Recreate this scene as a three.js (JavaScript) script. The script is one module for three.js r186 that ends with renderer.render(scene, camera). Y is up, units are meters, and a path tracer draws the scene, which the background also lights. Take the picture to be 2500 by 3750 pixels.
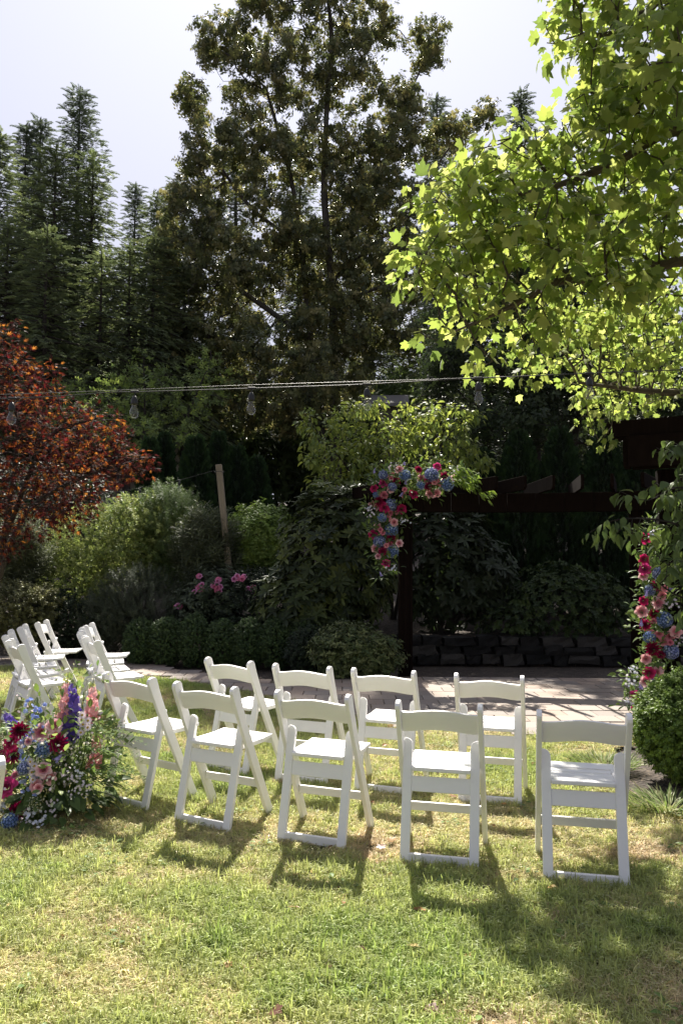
import * as THREE from 'three';
import { RoundedBoxGeometry } from 'three/addons/geometries/RoundedBoxGeometry.js';
import { mergeGeometries, mergeVertices } from 'three/addons/utils/BufferGeometryUtils.js';
import { ImprovedNoise } from 'three/addons/math/ImprovedNoise.js';

// ---------------------------------------------------------------- camera, sky, sun, exposure
const scene = new THREE.Scene();
const R = Math.PI / 180;
const camera = new THREE.PerspectiveCamera(2 * Math.atan(18 / 28) / R, 682 / 1024, 0.1, 600);
camera.position.set(0, 1.525, 0);
camera.rotation.set(3.65 * R, 0, 0.3 * R, 'YXZ');
const renderer = new THREE.WebGLRenderer();
renderer.toneMapping = THREE.LinearToneMapping;
renderer.toneMappingExposure = 2.8;
renderer.shadowMap.enabled = true;

const SUN = new THREE.Vector3(-0.035, Math.sin(49.5 * R), -Math.cos(49.5 * R)).normalize();
{
  const W = 512, H = 256, data = new Float32Array(W * H * 4);
  for (let j = 0; j < H; j++) for (let i = 0; i < W; i++) {
    const up = ((j + 0.5) / H - 0.5) * Math.PI, az = ((i + 0.5) / W - 0.5) * 2 * Math.PI;
    const d = [Math.cos(az) * Math.cos(up), Math.sin(up), Math.sin(az) * Math.cos(up)];
    const g = Math.acos(Math.min(1, Math.max(-1, d[0] * SUN.x + d[1] * SUN.y + d[2] * SUN.z)));
    const e = Math.max(0, up), h = Math.exp(-e * 2.0), glow = Math.exp(-g * 1.5);
    const k = (j * W + i) * 4;
    data[k] = 0.098 + 0.04 * h + 0.365 * glow;
    data[k + 1] = 0.108 + 0.04 * h + 0.36 * glow;
    data[k + 2] = 0.142 + 0.045 * h + 0.405 * glow;
    data[k + 3] = 1;
  }
  const t = new THREE.DataTexture(data, W, H, THREE.RGBAFormat, THREE.FloatType);
  t.mapping = THREE.EquirectangularReflectionMapping; t.magFilter = THREE.LinearFilter; t.needsUpdate = true;
  scene.background = t; scene.environment = t;
}
const sun = new THREE.DirectionalLight(new THREE.Color(1, 0.94, 0.84), 5);
sun.name = 'sun'; sun.position.copy(SUN).multiplyScalar(90); sun.castShadow = true;
sun.shadow.mapSize.set(4096, 4096); sun.shadow.radius = 1.2;
Object.assign(sun.shadow.camera, { left: -30, right: 30, top: 40, bottom: -40, near: 1, far: 220 });
scene.add(sun, sun.target);

// ---------------------------------------------------------------- helpers
const V = (x, y, z) => new THREE.Vector3(x, y, z);
function rngOf(seed) { let a = seed >>> 0; return () => { a = (a + 0x6d2b79f5) | 0; let t = Math.imul(a ^ (a >>> 15), 1 | a); t = (t + Math.imul(t ^ (t >>> 7), 61 | t)) ^ t; return ((t ^ (t >>> 14)) >>> 0) / 4294967296; }; }
const perlin = new ImprovedNoise();
const noise = (x, y, z = 0) => perlin.noise(x, y, z);
const fbm = (x, y, z = 0, n = 4) => { let s = 0, a = 0.5; for (let i = 0; i < n; i++) { s += a * noise(x, y, z + i * 7.3); x *= 2.03; y *= 2.03; z *= 2.03; a *= 0.5; } return s; };
const clamp = (x, a = 0, b = 1) => Math.min(b, Math.max(a, x)), lerp = (a, b, t) => a + (b - a) * t;
const smooth = (a, b, x) => { const t = clamp((x - a) / (b - a)); return t * t * (3 - 2 * t); };
const used = new Map();
function numbered(n) { const k = used.get(n) ?? 0; used.set(n, k + 1); return k ? n + '_' + String(k).padStart(3, '0') : n; }
function tag(o, label, category, group) { o.userData.label = label; o.userData.category = category; if (group) o.userData.group = group; return o; }
function thing(name, label, category, [x, y, z], group) { const o = new THREE.Group(); o.name = numbered(name); o.position.set(x, y, z); scene.add(o); return tag(o, label, category, group); }
function part(name, geo, mat, parent) { const m = new THREE.Mesh(geo, mat); m.name = name; m.castShadow = m.receiveShadow = true; parent.add(m); return m; }
function setting(name, geo, mat) { const m = part(numbered(name), geo, mat, scene); m.userData.kind = 'structure'; return m; }
const C = (r, g, b) => new THREE.Color().setRGB(r, g, b);
// a merged geometry needs the same attributes everywhere
function join(list) { return mergeGeometries(list.map((g) => { const q = g.index ? g.toNonIndexed() : g; for (const k of Object.keys(q.attributes)) if (!['position', 'normal', 'uv', 'color'].includes(k)) q.deleteAttribute(k); if (!q.attributes.uv) q.setAttribute('uv', new THREE.BufferAttribute(new Float32Array(q.attributes.position.count * 2), 2)); return q; })); }
function geoOf(pos, idx) { const g = new THREE.BufferGeometry(); g.setAttribute('position', new THREE.Float32BufferAttribute(pos, 3)); g.setIndex(idx); g.computeVertexNormals(); g.setAttribute('uv', new THREE.BufferAttribute(new Float32Array(pos.length / 3 * 2), 2)); return g; }
const box = (w, h, d, x = 0, y = 0, z = 0, r = 0.004) => new RoundedBoxGeometry(w, h, d, 1, r).translate(x, y, z);
function tube(pts, r0, r1 = r0, sides = 6, seg = 0) {
  const curve = new THREE.CatmullRomCurve3(pts.map((p) => p.isVector3 ? p : V(...p))), n = seg || Math.max(2, pts.length * 3), g = new THREE.TubeGeometry(curve, n, 1, sides, false), p = g.attributes.position, c = V();
  for (let i = 0; i <= n; i++) { curve.getPointAt(i / n, c); const r = lerp(r0, r1, i / n); for (let j = 0; j <= sides; j++) { const k = i * (sides + 1) + j; p.setXYZ(k, c.x + (p.getX(k) - c.x) * r, c.y + (p.getY(k) - c.y) * r, c.z + (p.getZ(k) - c.z) * r); } }
  return g;
}
// periodic value noise for textures
function tileNoise(seed, n) { const r = rngOf(seed), v = Float32Array.from({ length: n * n }, r); return (x, y) => { x *= n; y *= n; const i = Math.floor(x), j = Math.floor(y), s = (x - i) ** 2 * (3 - 2 * (x - i)), t = (y - j) ** 2 * (3 - 2 * (y - j)), a = (p, q) => v[(((q % n) + n) % n) * n + (((p % n) + n) % n)]; return lerp(lerp(a(i, j), a(i + 1, j), s), lerp(a(i, j + 1), a(i + 1, j + 1), s), t); }; }
function tex(size, fn, srgb = false, rx = 1, ry = 1) {
  const d = new Uint8Array(size * size * 4);
  for (let y = 0; y < size; y++) for (let x = 0; x < size; x++) { const c = fn(x / size, y / size), k = (y * size + x) * 4; for (let i = 0; i < 3; i++) { let q = clamp(Array.isArray(c) ? c[i] : c); if (srgb) q = q <= 0.0031308 ? q * 12.92 : 1.055 * q ** (1 / 2.4) - 0.055; d[k + i] = q * 255; } d[k + 3] = 255; }
  const t = new THREE.DataTexture(d, size, size); t.wrapS = t.wrapT = THREE.RepeatWrapping; t.magFilter = THREE.LinearFilter; t.minFilter = THREE.LinearFilter; if (srgb) t.colorSpace = THREE.SRGBColorSpace; t.repeat.set(rx, ry); t.needsUpdate = true; return t;
}
const N4 = tileNoise(1, 4), N8 = tileNoise(2, 8), N16 = tileNoise(3, 16), N32 = tileNoise(4, 32), N64 = tileNoise(5, 64), N128 = tileNoise(6, 128);

// ---------------------------------------------------------------- materials
const std = (c, rough = 0.8, more = {}) => new THREE.MeshStandardMaterial({ color: c, roughness: rough, side: THREE.DoubleSide, ...more });
const leafy = (c, through = 0.45, coat = 0.25, coatRough = 0.35) => new THREE.MeshPhysicalMaterial({ color: c, roughness: 0.95, transmission: through, thickness: 0, clearcoat: coat, clearcoatRoughness: coatRough, specularIntensity: coat < 0.1 ? 0.12 : 0.4, side: THREE.DoubleSide });
const barkBump = tex(256, (u, v) => 0.5 * N32(u, v * 0.25) + 0.3 * N64(u, v * 0.5) + 0.2 * N128(u, v));
const barkMat = (r, g, b) => new THREE.MeshStandardMaterial({ roughness: 0.95, side: THREE.DoubleSide, bumpMap: barkBump, bumpScale: 0.02, color: 0xffffff, map: tex(128, (u, v) => { const k = 0.55 + 0.6 * N16(u, v * 0.3) * N64(u, v) + 0.25 * N8(u, v); return [r * k, g * k, b * k]; }, true) });
const M = {
  chair: std(0xffffff, 0.42, { map: tex(256, (u, v) => { const k = 0.985 + 0.015 * N8(u, v) - 0.06 * smooth(0.84, 0.95, N128(u, v) * 0.5 + N32(v, u) * 0.5); return [0.81 * k, 0.80 * k, 0.78 * k]; }, true), bumpMap: tex(128, (u, v) => 0.6 * N32(u, v) + 0.4 * N128(u, v), false, 2, 2), bumpScale: 0.0004 }),
  steel: std(C(0.5, 0.5, 0.5), 0.35, { metalness: 1 }),
  bark: barkMat(0.10, 0.085, 0.068), barkDark: barkMat(0.055, 0.043, 0.034), barkPlane: barkMat(0.15, 0.12, 0.085),
  wood: new THREE.MeshPhysicalMaterial({ roughness: 1, specularIntensity: 0.06, color: 0xffffff, map: tex(256, (u, v) => { const g = 0.7 + 0.5 * N8(u * 6 % 1, v * 0.3) * N64(u, v * 0.06); return [0.013 * g, 0.0085 * g, 0.007 * g]; }, true), bumpMap: tex(128, (u, v) => N64(u, v * 0.06)), bumpScale: 0.002 }),
  pole: new THREE.MeshStandardMaterial({ roughness: 0.9, color: 0xffffff, map: tex(256, (u, v) => { const g = 0.6 + 0.55 * N64(u, v * 0.05) + 0.25 * N8(u, v); return [0.26 * g, 0.215 * g, 0.15 * g]; }, true), bumpMap: tex(128, (u, v) => N64(u, v * 0.05)), bumpScale: 0.004 }),
  cord: std(C(0.012, 0.012, 0.012), 0.5), cable: std(C(0.12, 0.115, 0.105), 0.45, { metalness: 0.3 }),
  bulb: new THREE.MeshPhysicalMaterial({ color: C(0.95, 0.95, 0.93), roughness: 0.03, transmission: 1, thickness: 0, ior: 1.5 }),
  stem: leafy(C(0.10, 0.16, 0.04), 0.1, 0.1),
};

// ---------------------------------------------------------------- ground
// lawn, circular brick terrace with a path leading left, planting beds that rise behind them
const FX = 1.87, FZ = -9.8;
function groundY(x, z) {
  const d = -z, wall = smooth(0.2, 0.6, x) * (1 - smooth(5.0, 5.6, x));
  const left = smooth(12.5, 14.2, d) * 0.65, right = smooth(12.28, 12.36, d) * 0.42 + smooth(12.6, 15, d) * 0.25;
  return lerp(left, right, wall) + Math.max(0, d - 14) * 0.085 + (d > 12.4 ? 0.05 * fbm(x * 0.7, z * 0.7, 3) : 0);
}
const pathNear = (x) => x > -0.8 ? -9.16 : x > -3.24 ? lerp(-11.31, -9.16, (x + 3.24) / 2.44) : -11.31 + (x + 3.24) * 0.18;
const inPatio = (x, z) => Math.hypot(x - FX, z - FZ) < 2.55 && z > -10.75 || (x > 1.87 && x < 4.6 && z < -7.25 && z > -10.75);
const inPath = (x, z) => x < 0.5 && z < pathNear(x) && z > pathNear(x) - 0.95;
const bedR = (x, z) => Math.hypot((x - 2.95) / 1.15, (z + 5.75) / 1.35) + 0.22 * fbm(x * 2.2, z * 2.2, 9);
const inLawn = (x, z) => z > pathNear(x) && !inPatio(x, z) && bedR(x, z) > 0.93 && !(x > 3.5 && z < -4.4) && z > -13;
{
  const g = new THREE.BufferGeometry(), xs = [], zs = [];
  for (let x = -140; x < -14; x += 6) xs.push(x); for (let x = -14; x <= 14; x += 0.4) xs.push(x); for (let x = 18; x <= 140; x += 6) xs.push(x);
  for (let z = 40; z > 6; z -= 4) zs.push(z); for (let z = 6; z > -20; z -= 0.25) zs.push(z); for (let z = -20; z > -220; z -= 4) zs.push(z);
  const pos = [], uv = [], idx = [];
  for (const z of zs) for (const x of xs) { pos.push(x, groundY(x, z) - 0.03, z); uv.push(x, z); }
  for (let j = 0; j < zs.length - 1; j++) for (let i = 0; i < xs.length - 1; i++) { const a = j * xs.length + i, b = a + xs.length; idx.push(a, a + 1, b, b, a + 1, b + 1); }
  g.setAttribute('position', new THREE.Float32BufferAttribute(pos, 3)); g.setAttribute('uv', new THREE.Float32BufferAttribute(uv, 2)); g.setIndex(idx); g.computeVertexNormals();
  setting('ground', g, std(0xffffff, 0.95, { map: tex(512, (u, v) => { const k = 0.5 + 0.5 * N16(u, v) + 0.5 * N64(u, v) * N128(u, v) - 0.15, w = smooth(0.8, 0.95, N128(u, v) * 0.6 + N64(v, u) * 0.5); return [lerp(0.062, 0.2, w) * k, lerp(0.046, 0.15, w) * k, lerp(0.034, 0.1, w) * k]; }, true, 0.6, 0.6), bumpMap: tex(256, (u, v) => 0.4 * N16(u, v) + 0.6 * N64(u, v), false, 1, 1), bumpScale: 0.03 }));
}
const lawnY = (x, z) => 0.02 * fbm(x * 0.9, z * 0.9, 5, 3) - 0.004;
const dryness = (x, z) => clamp(0.47 + 1.1 * fbm(x * 0.75, z * 0.75, 21, 4) + 0.5 * fbm(x * 3.1, z * 3.1, 4, 2) + 0.25 * smooth(0.4, 1.4, x) * smooth(-4.5, -3, z));
{
  const pos = [], uv = [], idx = [], id = new Map(), s = 0.08;
  const vert = (i, j) => { const k = i + ',' + j; if (!id.has(k)) { id.set(k, pos.length / 3); const x = i * s, z = j * s; pos.push(x, lawnY(x, z), z); uv.push(x, z); } return id.get(k); };
  for (let i = -100; i < 60; i++) for (let j = -160; j < 30; j++) if (inLawn((i + 0.5) * s, (j + 0.5) * s)) { const a = vert(i, j), b = vert(i + 1, j), c = vert(i, j + 1), d = vert(i + 1, j + 1); idx.push(a, c, b, b, c, d); }
  const g = geoOf(pos, idx); g.setAttribute('uv', new THREE.Float32BufferAttribute(uv, 2));
  setting('lawn', g, std(0xffffff, 0.95, {
    map: tex(1024, (u, v) => { const a = N16(u, v) * 0.5 + N32(u, v) * 0.5, f = 0.45 + 0.4 * N128(u, v) + 0.35 * N64(u, v), q = smooth(0.3, 0.65, a); return [lerp(0.085, 0.2, q) * f, lerp(0.09, 0.15, q) * f, lerp(0.03, 0.09, q) * f]; }, true, 0.42, 0.42),
    bumpMap: tex(512, (u, v) => 0.5 * N128(u, v) + 0.5 * N64(u, v), false, 1, 1), bumpScale: 0.02 }));
}

// ---------------------------------------------------------------- leaf shapes (base at the origin, tip towards +y, upper side +z)
function leafGeo(widths, fold = 0.25, curl = 0.25, len = 1) {
  const n = widths.length - 1, pos = [], idx = [];
  for (let i = 0; i <= n; i++) { const t = i / n, w = widths[i], z = -curl * t * t; pos.push(-w, t * len, z + fold * w, 0, t * len, z, w, t * len, z + fold * w); }
  for (let i = 0; i < n; i++) { const a = i * 3, b = a + 3; idx.push(a, a + 1, b, b, a + 1, b + 1, a + 1, a + 2, b + 1, b + 1, a + 2, b + 2); }
  return geoOf(pos, idx);
}
function starLeaf(tips, cy = 0.32, fold = 0.18, curl = 0.22) {   // tips: [degrees from the tip, radius] from the base round to the base
  const pos = [0, cy, 0], idx = [], pts = [[0, 0]];
  for (const [a, r] of tips) pts.push([Math.sin(a * R) * r, cy + Math.cos(a * R) * r]);
  pts.forEach(([x, y]) => pos.push(x, y, fold * Math.abs(x) - curl * (x * x + (y - 0.1) ** 2)));
  for (let i = 1; i <= pts.length; i++) idx.push(0, i, i === pts.length ? 1 : i + 1);
  return geoOf(pos, idx);
}
function symmetric(half, tip) { const right = half.slice().sort((p, q) => p[0] - q[0]); return [...right.slice().reverse().map(([a, r]) => [-a, r]), [0, tip], ...right].sort((p, q) => p[0] - q[0]); }
const planeLeafTips = symmetric([[9, 0.54], [16, 0.52], [22, 0.46], [30, 0.40], [40, 0.52], [50, 0.62], [60, 0.50], [68, 0.46], [80, 0.37], [94, 0.44], [104, 0.50], [120, 0.38], [150, 0.30]], 0.68);
const mapleTips = symmetric([[8, 0.42], [22, 0.16], [38, 0.62], [44, 0.42], [60, 0.14], [78, 0.5], [84, 0.32], [104, 0.12], [124, 0.3], [150, 0.1]], 0.68);
const oakTips = symmetric([[14, 0.3], [26, 0.44], [42, 0.22], [66, 0.42], [92, 0.2], [125, 0.3], [150, 0.14]], 0.62);
const GEO = {
  plane: starLeaf(planeLeafTips), planes: [[0.1, 0.15], [0.3, 0.4], [0.2, 0.8], [-0.15, 0.3]].map(([f, q]) => starLeaf(planeLeafTips, 0.32, f, q)), maple: starLeaf(mapleTips, 0.3, 0.1, 0.3), oak: starLeaf(oakTips, 0.4, 0.2, 0.3),
  ovate: leafGeo([0.02, 0.2, 0.27, 0.22, 0.12, 0.0], 0.3, 0.3), drooping: leafGeo([0.02, 0.2, 0.28, 0.24, 0.13, 0.0], 0.22, 0.5),
  lance: leafGeo([0.03, 0.12, 0.15, 0.12, 0.0], 0.3, 0.2), small: leafGeo([0.05, 0.3, 0.28, 0.0], 0.25, 0.1), narrow: leafGeo([0.02, 0.06, 0.0], 0.2, 0.3),
};
const _x = V(), _y = V(), _z = V();
function leafM(p, dir, up, s, sw = s) {           // a matrix that lays a leaf at p along dir with its upper side towards up
  _y.copy(dir).normalize(); _x.crossVectors(_y, up); if (_x.lengthSq() < 1e-6) _x.set(1, 0, 0); _x.normalize(); _z.crossVectors(_x, _y);
  return new THREE.Matrix4().makeBasis(_x.clone().multiplyScalar(sw), _y.clone().multiplyScalar(s), _z.clone().multiplyScalar(s)).setPosition(p);
}
function sphereDir(r) { const z = r() * 2 - 1, a = r() * 6.2832, q = Math.sqrt(1 - z * z); return V(q * Math.cos(a), z, q * Math.sin(a)); }
// a sprig: several leaves on one twig, so that one copy shows many leaves
function sprig(leaf, n, { len = 1, size = 0.4, spread = 1, seed = 1, rosette = false, up = 0.3 } = {}) {
  const r = rngOf(seed), list = [];
  for (let i = 0; i < n; i++) { const t = rosette ? 0.85 + 0.15 * r() : (i + 0.5) / n, a = i * 2.4 + r() * 0.6, d = V(Math.cos(a) * spread, up + (rosette ? 0.25 * r() : 0.5 * r()), Math.sin(a) * spread).normalize(); list.push(leaf.clone().applyMatrix4(leafM(V(0, t * len, 0), d, V(0, 1, 0).addScaledVector(sphereDir(r), 0.4), size * (0.75 + 0.5 * r())))); }
  return join(list);
}
const SPRIG = {
  oak: [1, 2].map((s) => sprig(GEO.oak, 9, { len: 0.7, size: 0.55, seed: s, spread: 1, up: 0.2 })),
  small: [3, 4].map((s) => sprig(GEO.small, 11, { len: 1, size: 0.34, seed: s, up: 0.45 })),
  ovate: [5, 6].map((s) => sprig(GEO.ovate, 7, { len: 1, size: 0.5, seed: s, up: 0.1 })),
  rhodo: [7, 8].map((s) => sprig(GEO.lance, 9, { len: 0.25, size: 1, seed: s, rosette: true, up: 0.35 })),
  azalea: [9, 10].map((s) => sprig(leafGeo([0.02, 0.17, 0.2, 0.0], 0.25, 0.15), 9, { len: 0.5, size: 0.6, seed: s, rosette: true, up: 0.5 })),
  needle: [11, 12].map((s) => sprig(GEO.narrow, 26, { len: 1, size: 0.3, seed: s, up: 0.7 })),
  rose: [13, 14].map((s) => sprig(GEO.ovate, 6, { len: 1, size: 0.5, seed: s, up: 0.3 })),
};
// a flat conifer spray: needled twigs to both sides of a drooping stem
function firSpray(seed) {
  const r = rngOf(seed), pos = [], idx = [];
  const blade = (a, b, w, up) => { const d = V().subVectors(b, a), s = V().crossVectors(d, up).normalize().multiplyScalar(w), k = pos.length / 3, m = a.clone().lerp(b, 0.55); pos.push(a.x, a.y, a.z, m.x + s.x, m.y + s.y, m.z + s.z, b.x, b.y, b.z, m.x - s.x, m.y - s.y, m.z - s.z); idx.push(k, k + 1, k + 2, k, k + 2, k + 3); };
  const droop = (t) => -0.22 * t * t;
  for (let i = 0; i < 11; i++) { const t = 0.08 + i * 0.085, len = 0.42 * (1 - t * 0.75) * (0.8 + 0.4 * r());
    for (const s of [-1, 1]) { const a = V(0, t, droop(t)), b = V(s * len * 0.75, t + len * 0.7, droop(t) - 0.18 * len + 0.1 * (r() - 0.5)); blade(a, b, 0.03, V(0, 0, 1)); blade(a, b, 0.026, V(s, 0, 0.3)); const m = a.clone().lerp(b, 0.45); blade(m, m.clone().add(V(s * 0.02, len * 0.4, -0.06)), 0.028, V(0, 0, 1)); blade(m, m.clone().add(V(s * len * 0.35, 0.02, -0.08)), 0.026, V(0, 0, 1)); } }
  blade(V(0, 0, 0), V(0, 1.05, -0.26), 0.035, V(0, 0, 1)); blade(V(0, 0, 0), V(0, 1.05, -0.26), 0.03, V(1, 0, 0));
  return geoOf(pos, idx);
}
const FIR = [firSpray(1), firSpray(2)];
function thujaSpray(seed) {
  const r = rngOf(seed), pos = [], idx = [];
  const quad = (x0, y0, x1, y1, w, z) => { const dx = x1 - x0, dy = y1 - y0, l = Math.hypot(dx, dy), k = pos.length / 3, nx = -dy / l * w, ny = dx / l * w, mx = lerp(x0, x1, 0.6), my = lerp(y0, y1, 0.6); pos.push(x0, y0, 0, mx + nx, my + ny, z * 0.6, x1, y1, z, mx - nx, my - ny, z * 0.6); idx.push(k, k + 1, k + 2, k, k + 2, k + 3); };
  quad(0, 0, 0, 1, 0.05, -0.1);
  for (let i = 0; i < 7; i++) { const t = 0.1 + i * 0.12, l = 0.45 * (1 - t * 0.6); for (const s of [-1, 1]) { quad(0, t, s * l * 0.6, t + l * 0.8, 0.055, (r() - 0.5) * 0.2); quad(s * l * 0.2, t + l * 0.3, s * l * 0.65, t + l * 0.4, 0.045, (r() - 0.5) * 0.2); } }
  return geoOf(pos, idx);
}
const THUJA = [thujaSpray(3), thujaSpray(4)];

// leaves of one plant: the n that show largest as parts of their own, the rest as one mass
const CAM = camera.position;
const palettes = new Map();
function leaves(parent, list, { geo, geos = [geo], colors, through = 0.45, coat = 0.25, rough = 0.35, parts = 0, name = 'leaf', mass = 'foliage', seed = 1, jitter = 0.25 }) {
  const r = rngOf(seed * 77 + 5), base = parent.getWorldPosition(V()), p = V();
  for (const l of list) { p.setFromMatrixPosition(l); const d = p.distanceTo(CAM), q = p.clone().project(camera); l.seen = Math.abs(q.x) < 0.98 && Math.abs(q.y) < 0.98 && q.z < 1 ? 1 / d : 0.001 / d; l.elements[12] -= base.x; l.elements[13] -= base.y; l.elements[14] -= base.z; }
  let rest = list;
  if (parts) {
    const order = list.slice().sort((a, b) => b.seen - a.seen), key = colors.map((c) => c.getHexString()).join() + through + coat;
    if (!palettes.has(key)) palettes.set(key, colors.map((c) => leafy(c, through, coat, rough)));
    const mats = palettes.get(key);
    for (const m of order.slice(0, parts)) { const o = part(name, geos[Math.floor(r() * geos.length)], mats[Math.floor(r() * mats.length)], parent); o.matrixAutoUpdate = true; m.decompose(o.position, o.quaternion, o.scale); }
    rest = order.slice(parts);
  }
  const white = palettes.get('w' + through + coat + rough) ?? palettes.set('w' + through + coat + rough, leafy(0xffffff, through, coat, rough)).get('w' + through + coat + rough);
  geos.forEach((g, gi) => {
    const mine = rest.filter((_, i) => i % geos.length === gi); if (!mine.length) return;
    const im = new THREE.InstancedMesh(g, white, mine.length), c = new THREE.Color();
    mine.forEach((m, i) => { im.setMatrixAt(i, m); c.copy(colors[Math.floor(r() * colors.length)]).lerp(colors[Math.floor(r() * colors.length)], r() * r()).multiplyScalar(1 + jitter * (r() * 2 - 1)); im.setColorAt(i, c); });
    im.name = mass; im.userData.kind = 'stuff'; im.castShadow = im.receiveShadow = true; im.frustumCulled = false; parent.add(im);
  });
}

// ---------------------------------------------------------------- branching: twigs grow towards points spread through the crown
function grow(trunks, points, { step = 0.4, reach = 3, kill = 0.6, wiggle = 0.3, sag = 0, tip = 0.006, power = 2.3, seed = 1, most = 6000 }) {
  const r = rngOf(seed), N = [];
  for (const line of trunks) {
    const c = new THREE.CatmullRomCurve3(line.map((p) => V(...p))), n = Math.max(2, Math.ceil(c.getLength() / step));
    let par = -1; const s = V(...line[0]); if (N.length) { let bd = 1e9; N.forEach((q, i) => { const d = q.p.distanceTo(s); if (d < bd) { bd = d; par = i; } }); }
    for (let i = par < 0 ? 0 : 1; i <= n; i++) { N.push({ p: c.getPointAt(i / n), par, kids: 0 }); par = N.length - 1; }
  }
  const A = points.map((p) => ({ p, d: 1e9, n: -1 }));
  let live = A, from = 0;
  for (let it = 0; it < 160 && N.length < most; it++) {
    for (const a of live) for (let i = from; i < N.length; i++) { const d = a.p.distanceToSquared(N[i].p); if (d < a.d) { a.d = d; a.n = i; } }
    live = live.filter((a) => a.d > kill * kill); from = N.length;
    const pull = new Map();
    for (const a of live) if (a.d < reach * reach) { const q = pull.get(a.n) ?? V(); q.add(V().subVectors(a.p, N[a.n].p).normalize()); pull.set(a.n, q); }
    for (const [i, q] of pull) { if (N[i].kids > 3) continue; q.normalize().addScaledVector(sphereDir(r), wiggle); q.y -= sag; if (N[i].par >= 0) q.addScaledVector(V().subVectors(N[i].p, N[N[i].par].p).normalize(), 0.35); N[i].kids++; N.push({ p: N[i].p.clone().addScaledVector(q.normalize(), step * (0.8 + 0.4 * r())), par: i, kids: 0 }); }
    if (N.length === from) { if (!live.length || reach > 40) break; reach *= 1.6; }
  }
  for (const n of N) { n.s = 0; n.far = 0; n.leaf = true; }
  for (let i = N.length - 1; i >= 0; i--) { const n = N[i]; n.r = n.leaf ? tip : Math.pow(n.s, 1 / power); if (n.par >= 0) { const q = N[n.par]; q.s += Math.pow(n.r, power) * 1.01; q.leaf = false; q.far = Math.max(q.far, n.far + 1); } }
  return N;
}
function limbs(N, base, lo, hi, sides = 5, rough = 0) {
  const pos = [], nor = [], uv = [], idx = [], d = V(), a = V(), b = V(), q = V();
  for (const n of N) {
    if (n.par < 0) continue; const m = N[n.par]; if (n.r < lo || n.r >= hi) continue;
    d.subVectors(n.p, m.p); const L = d.length(); if (L < 1e-5) continue; d.divideScalar(L);
    a.set(Math.abs(d.y) > 0.9 ? 1 : 0, Math.abs(d.y) > 0.9 ? 0 : 1, 0).cross(d).normalize(); b.crossVectors(d, a);
    const k = pos.length / 3, r0 = Math.min(m.r, n.r * 1.3);
    for (let e = 0; e < 2; e++) for (let s = 0; s <= sides; s++) { const t = s / sides * 6.2832; q.copy(a).multiplyScalar(Math.cos(t)).addScaledVector(b, Math.sin(t)); const rr = (e ? n.r : r0) , c = e ? n.p : m.p; pos.push(c.x + q.x * rr - base.x, c.y + q.y * rr - base.y, c.z + q.z * rr - base.z); nor.push(q.x, q.y, q.z); uv.push(s / sides * Math.max(1, Math.round(rr * 8)), c.y * 0.8 + e * 0); }
    for (let s = 0; s < sides; s++) { const i = k + s, j = i + sides + 1; idx.push(i, i + 1, j, j, i + 1, j + 1); }
  }
  const g = new THREE.BufferGeometry(); g.setAttribute('position', new THREE.Float32BufferAttribute(pos, 3)); g.setAttribute('normal', new THREE.Float32BufferAttribute(nor, 3)); g.setAttribute('uv', new THREE.Float32BufferAttribute(uv, 2)); g.setIndex(idx); return g;
}
function inBlobs(blobs, seed, hollow = 0) {          // blobs: [x, y, z, rx, ry, rz, points]
  const r = rngOf(seed), out = [];
  for (const [x, y, z, rx, ry, rz, n] of blobs) for (let i = 0; i < n; i++) { const d = sphereDir(r).multiplyScalar(Math.cbrt(lerp(hollow, 1, r()))); out.push(V(x + d.x * rx, y + d.y * ry, z + d.z * rz)); }
  return out;
}

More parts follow.
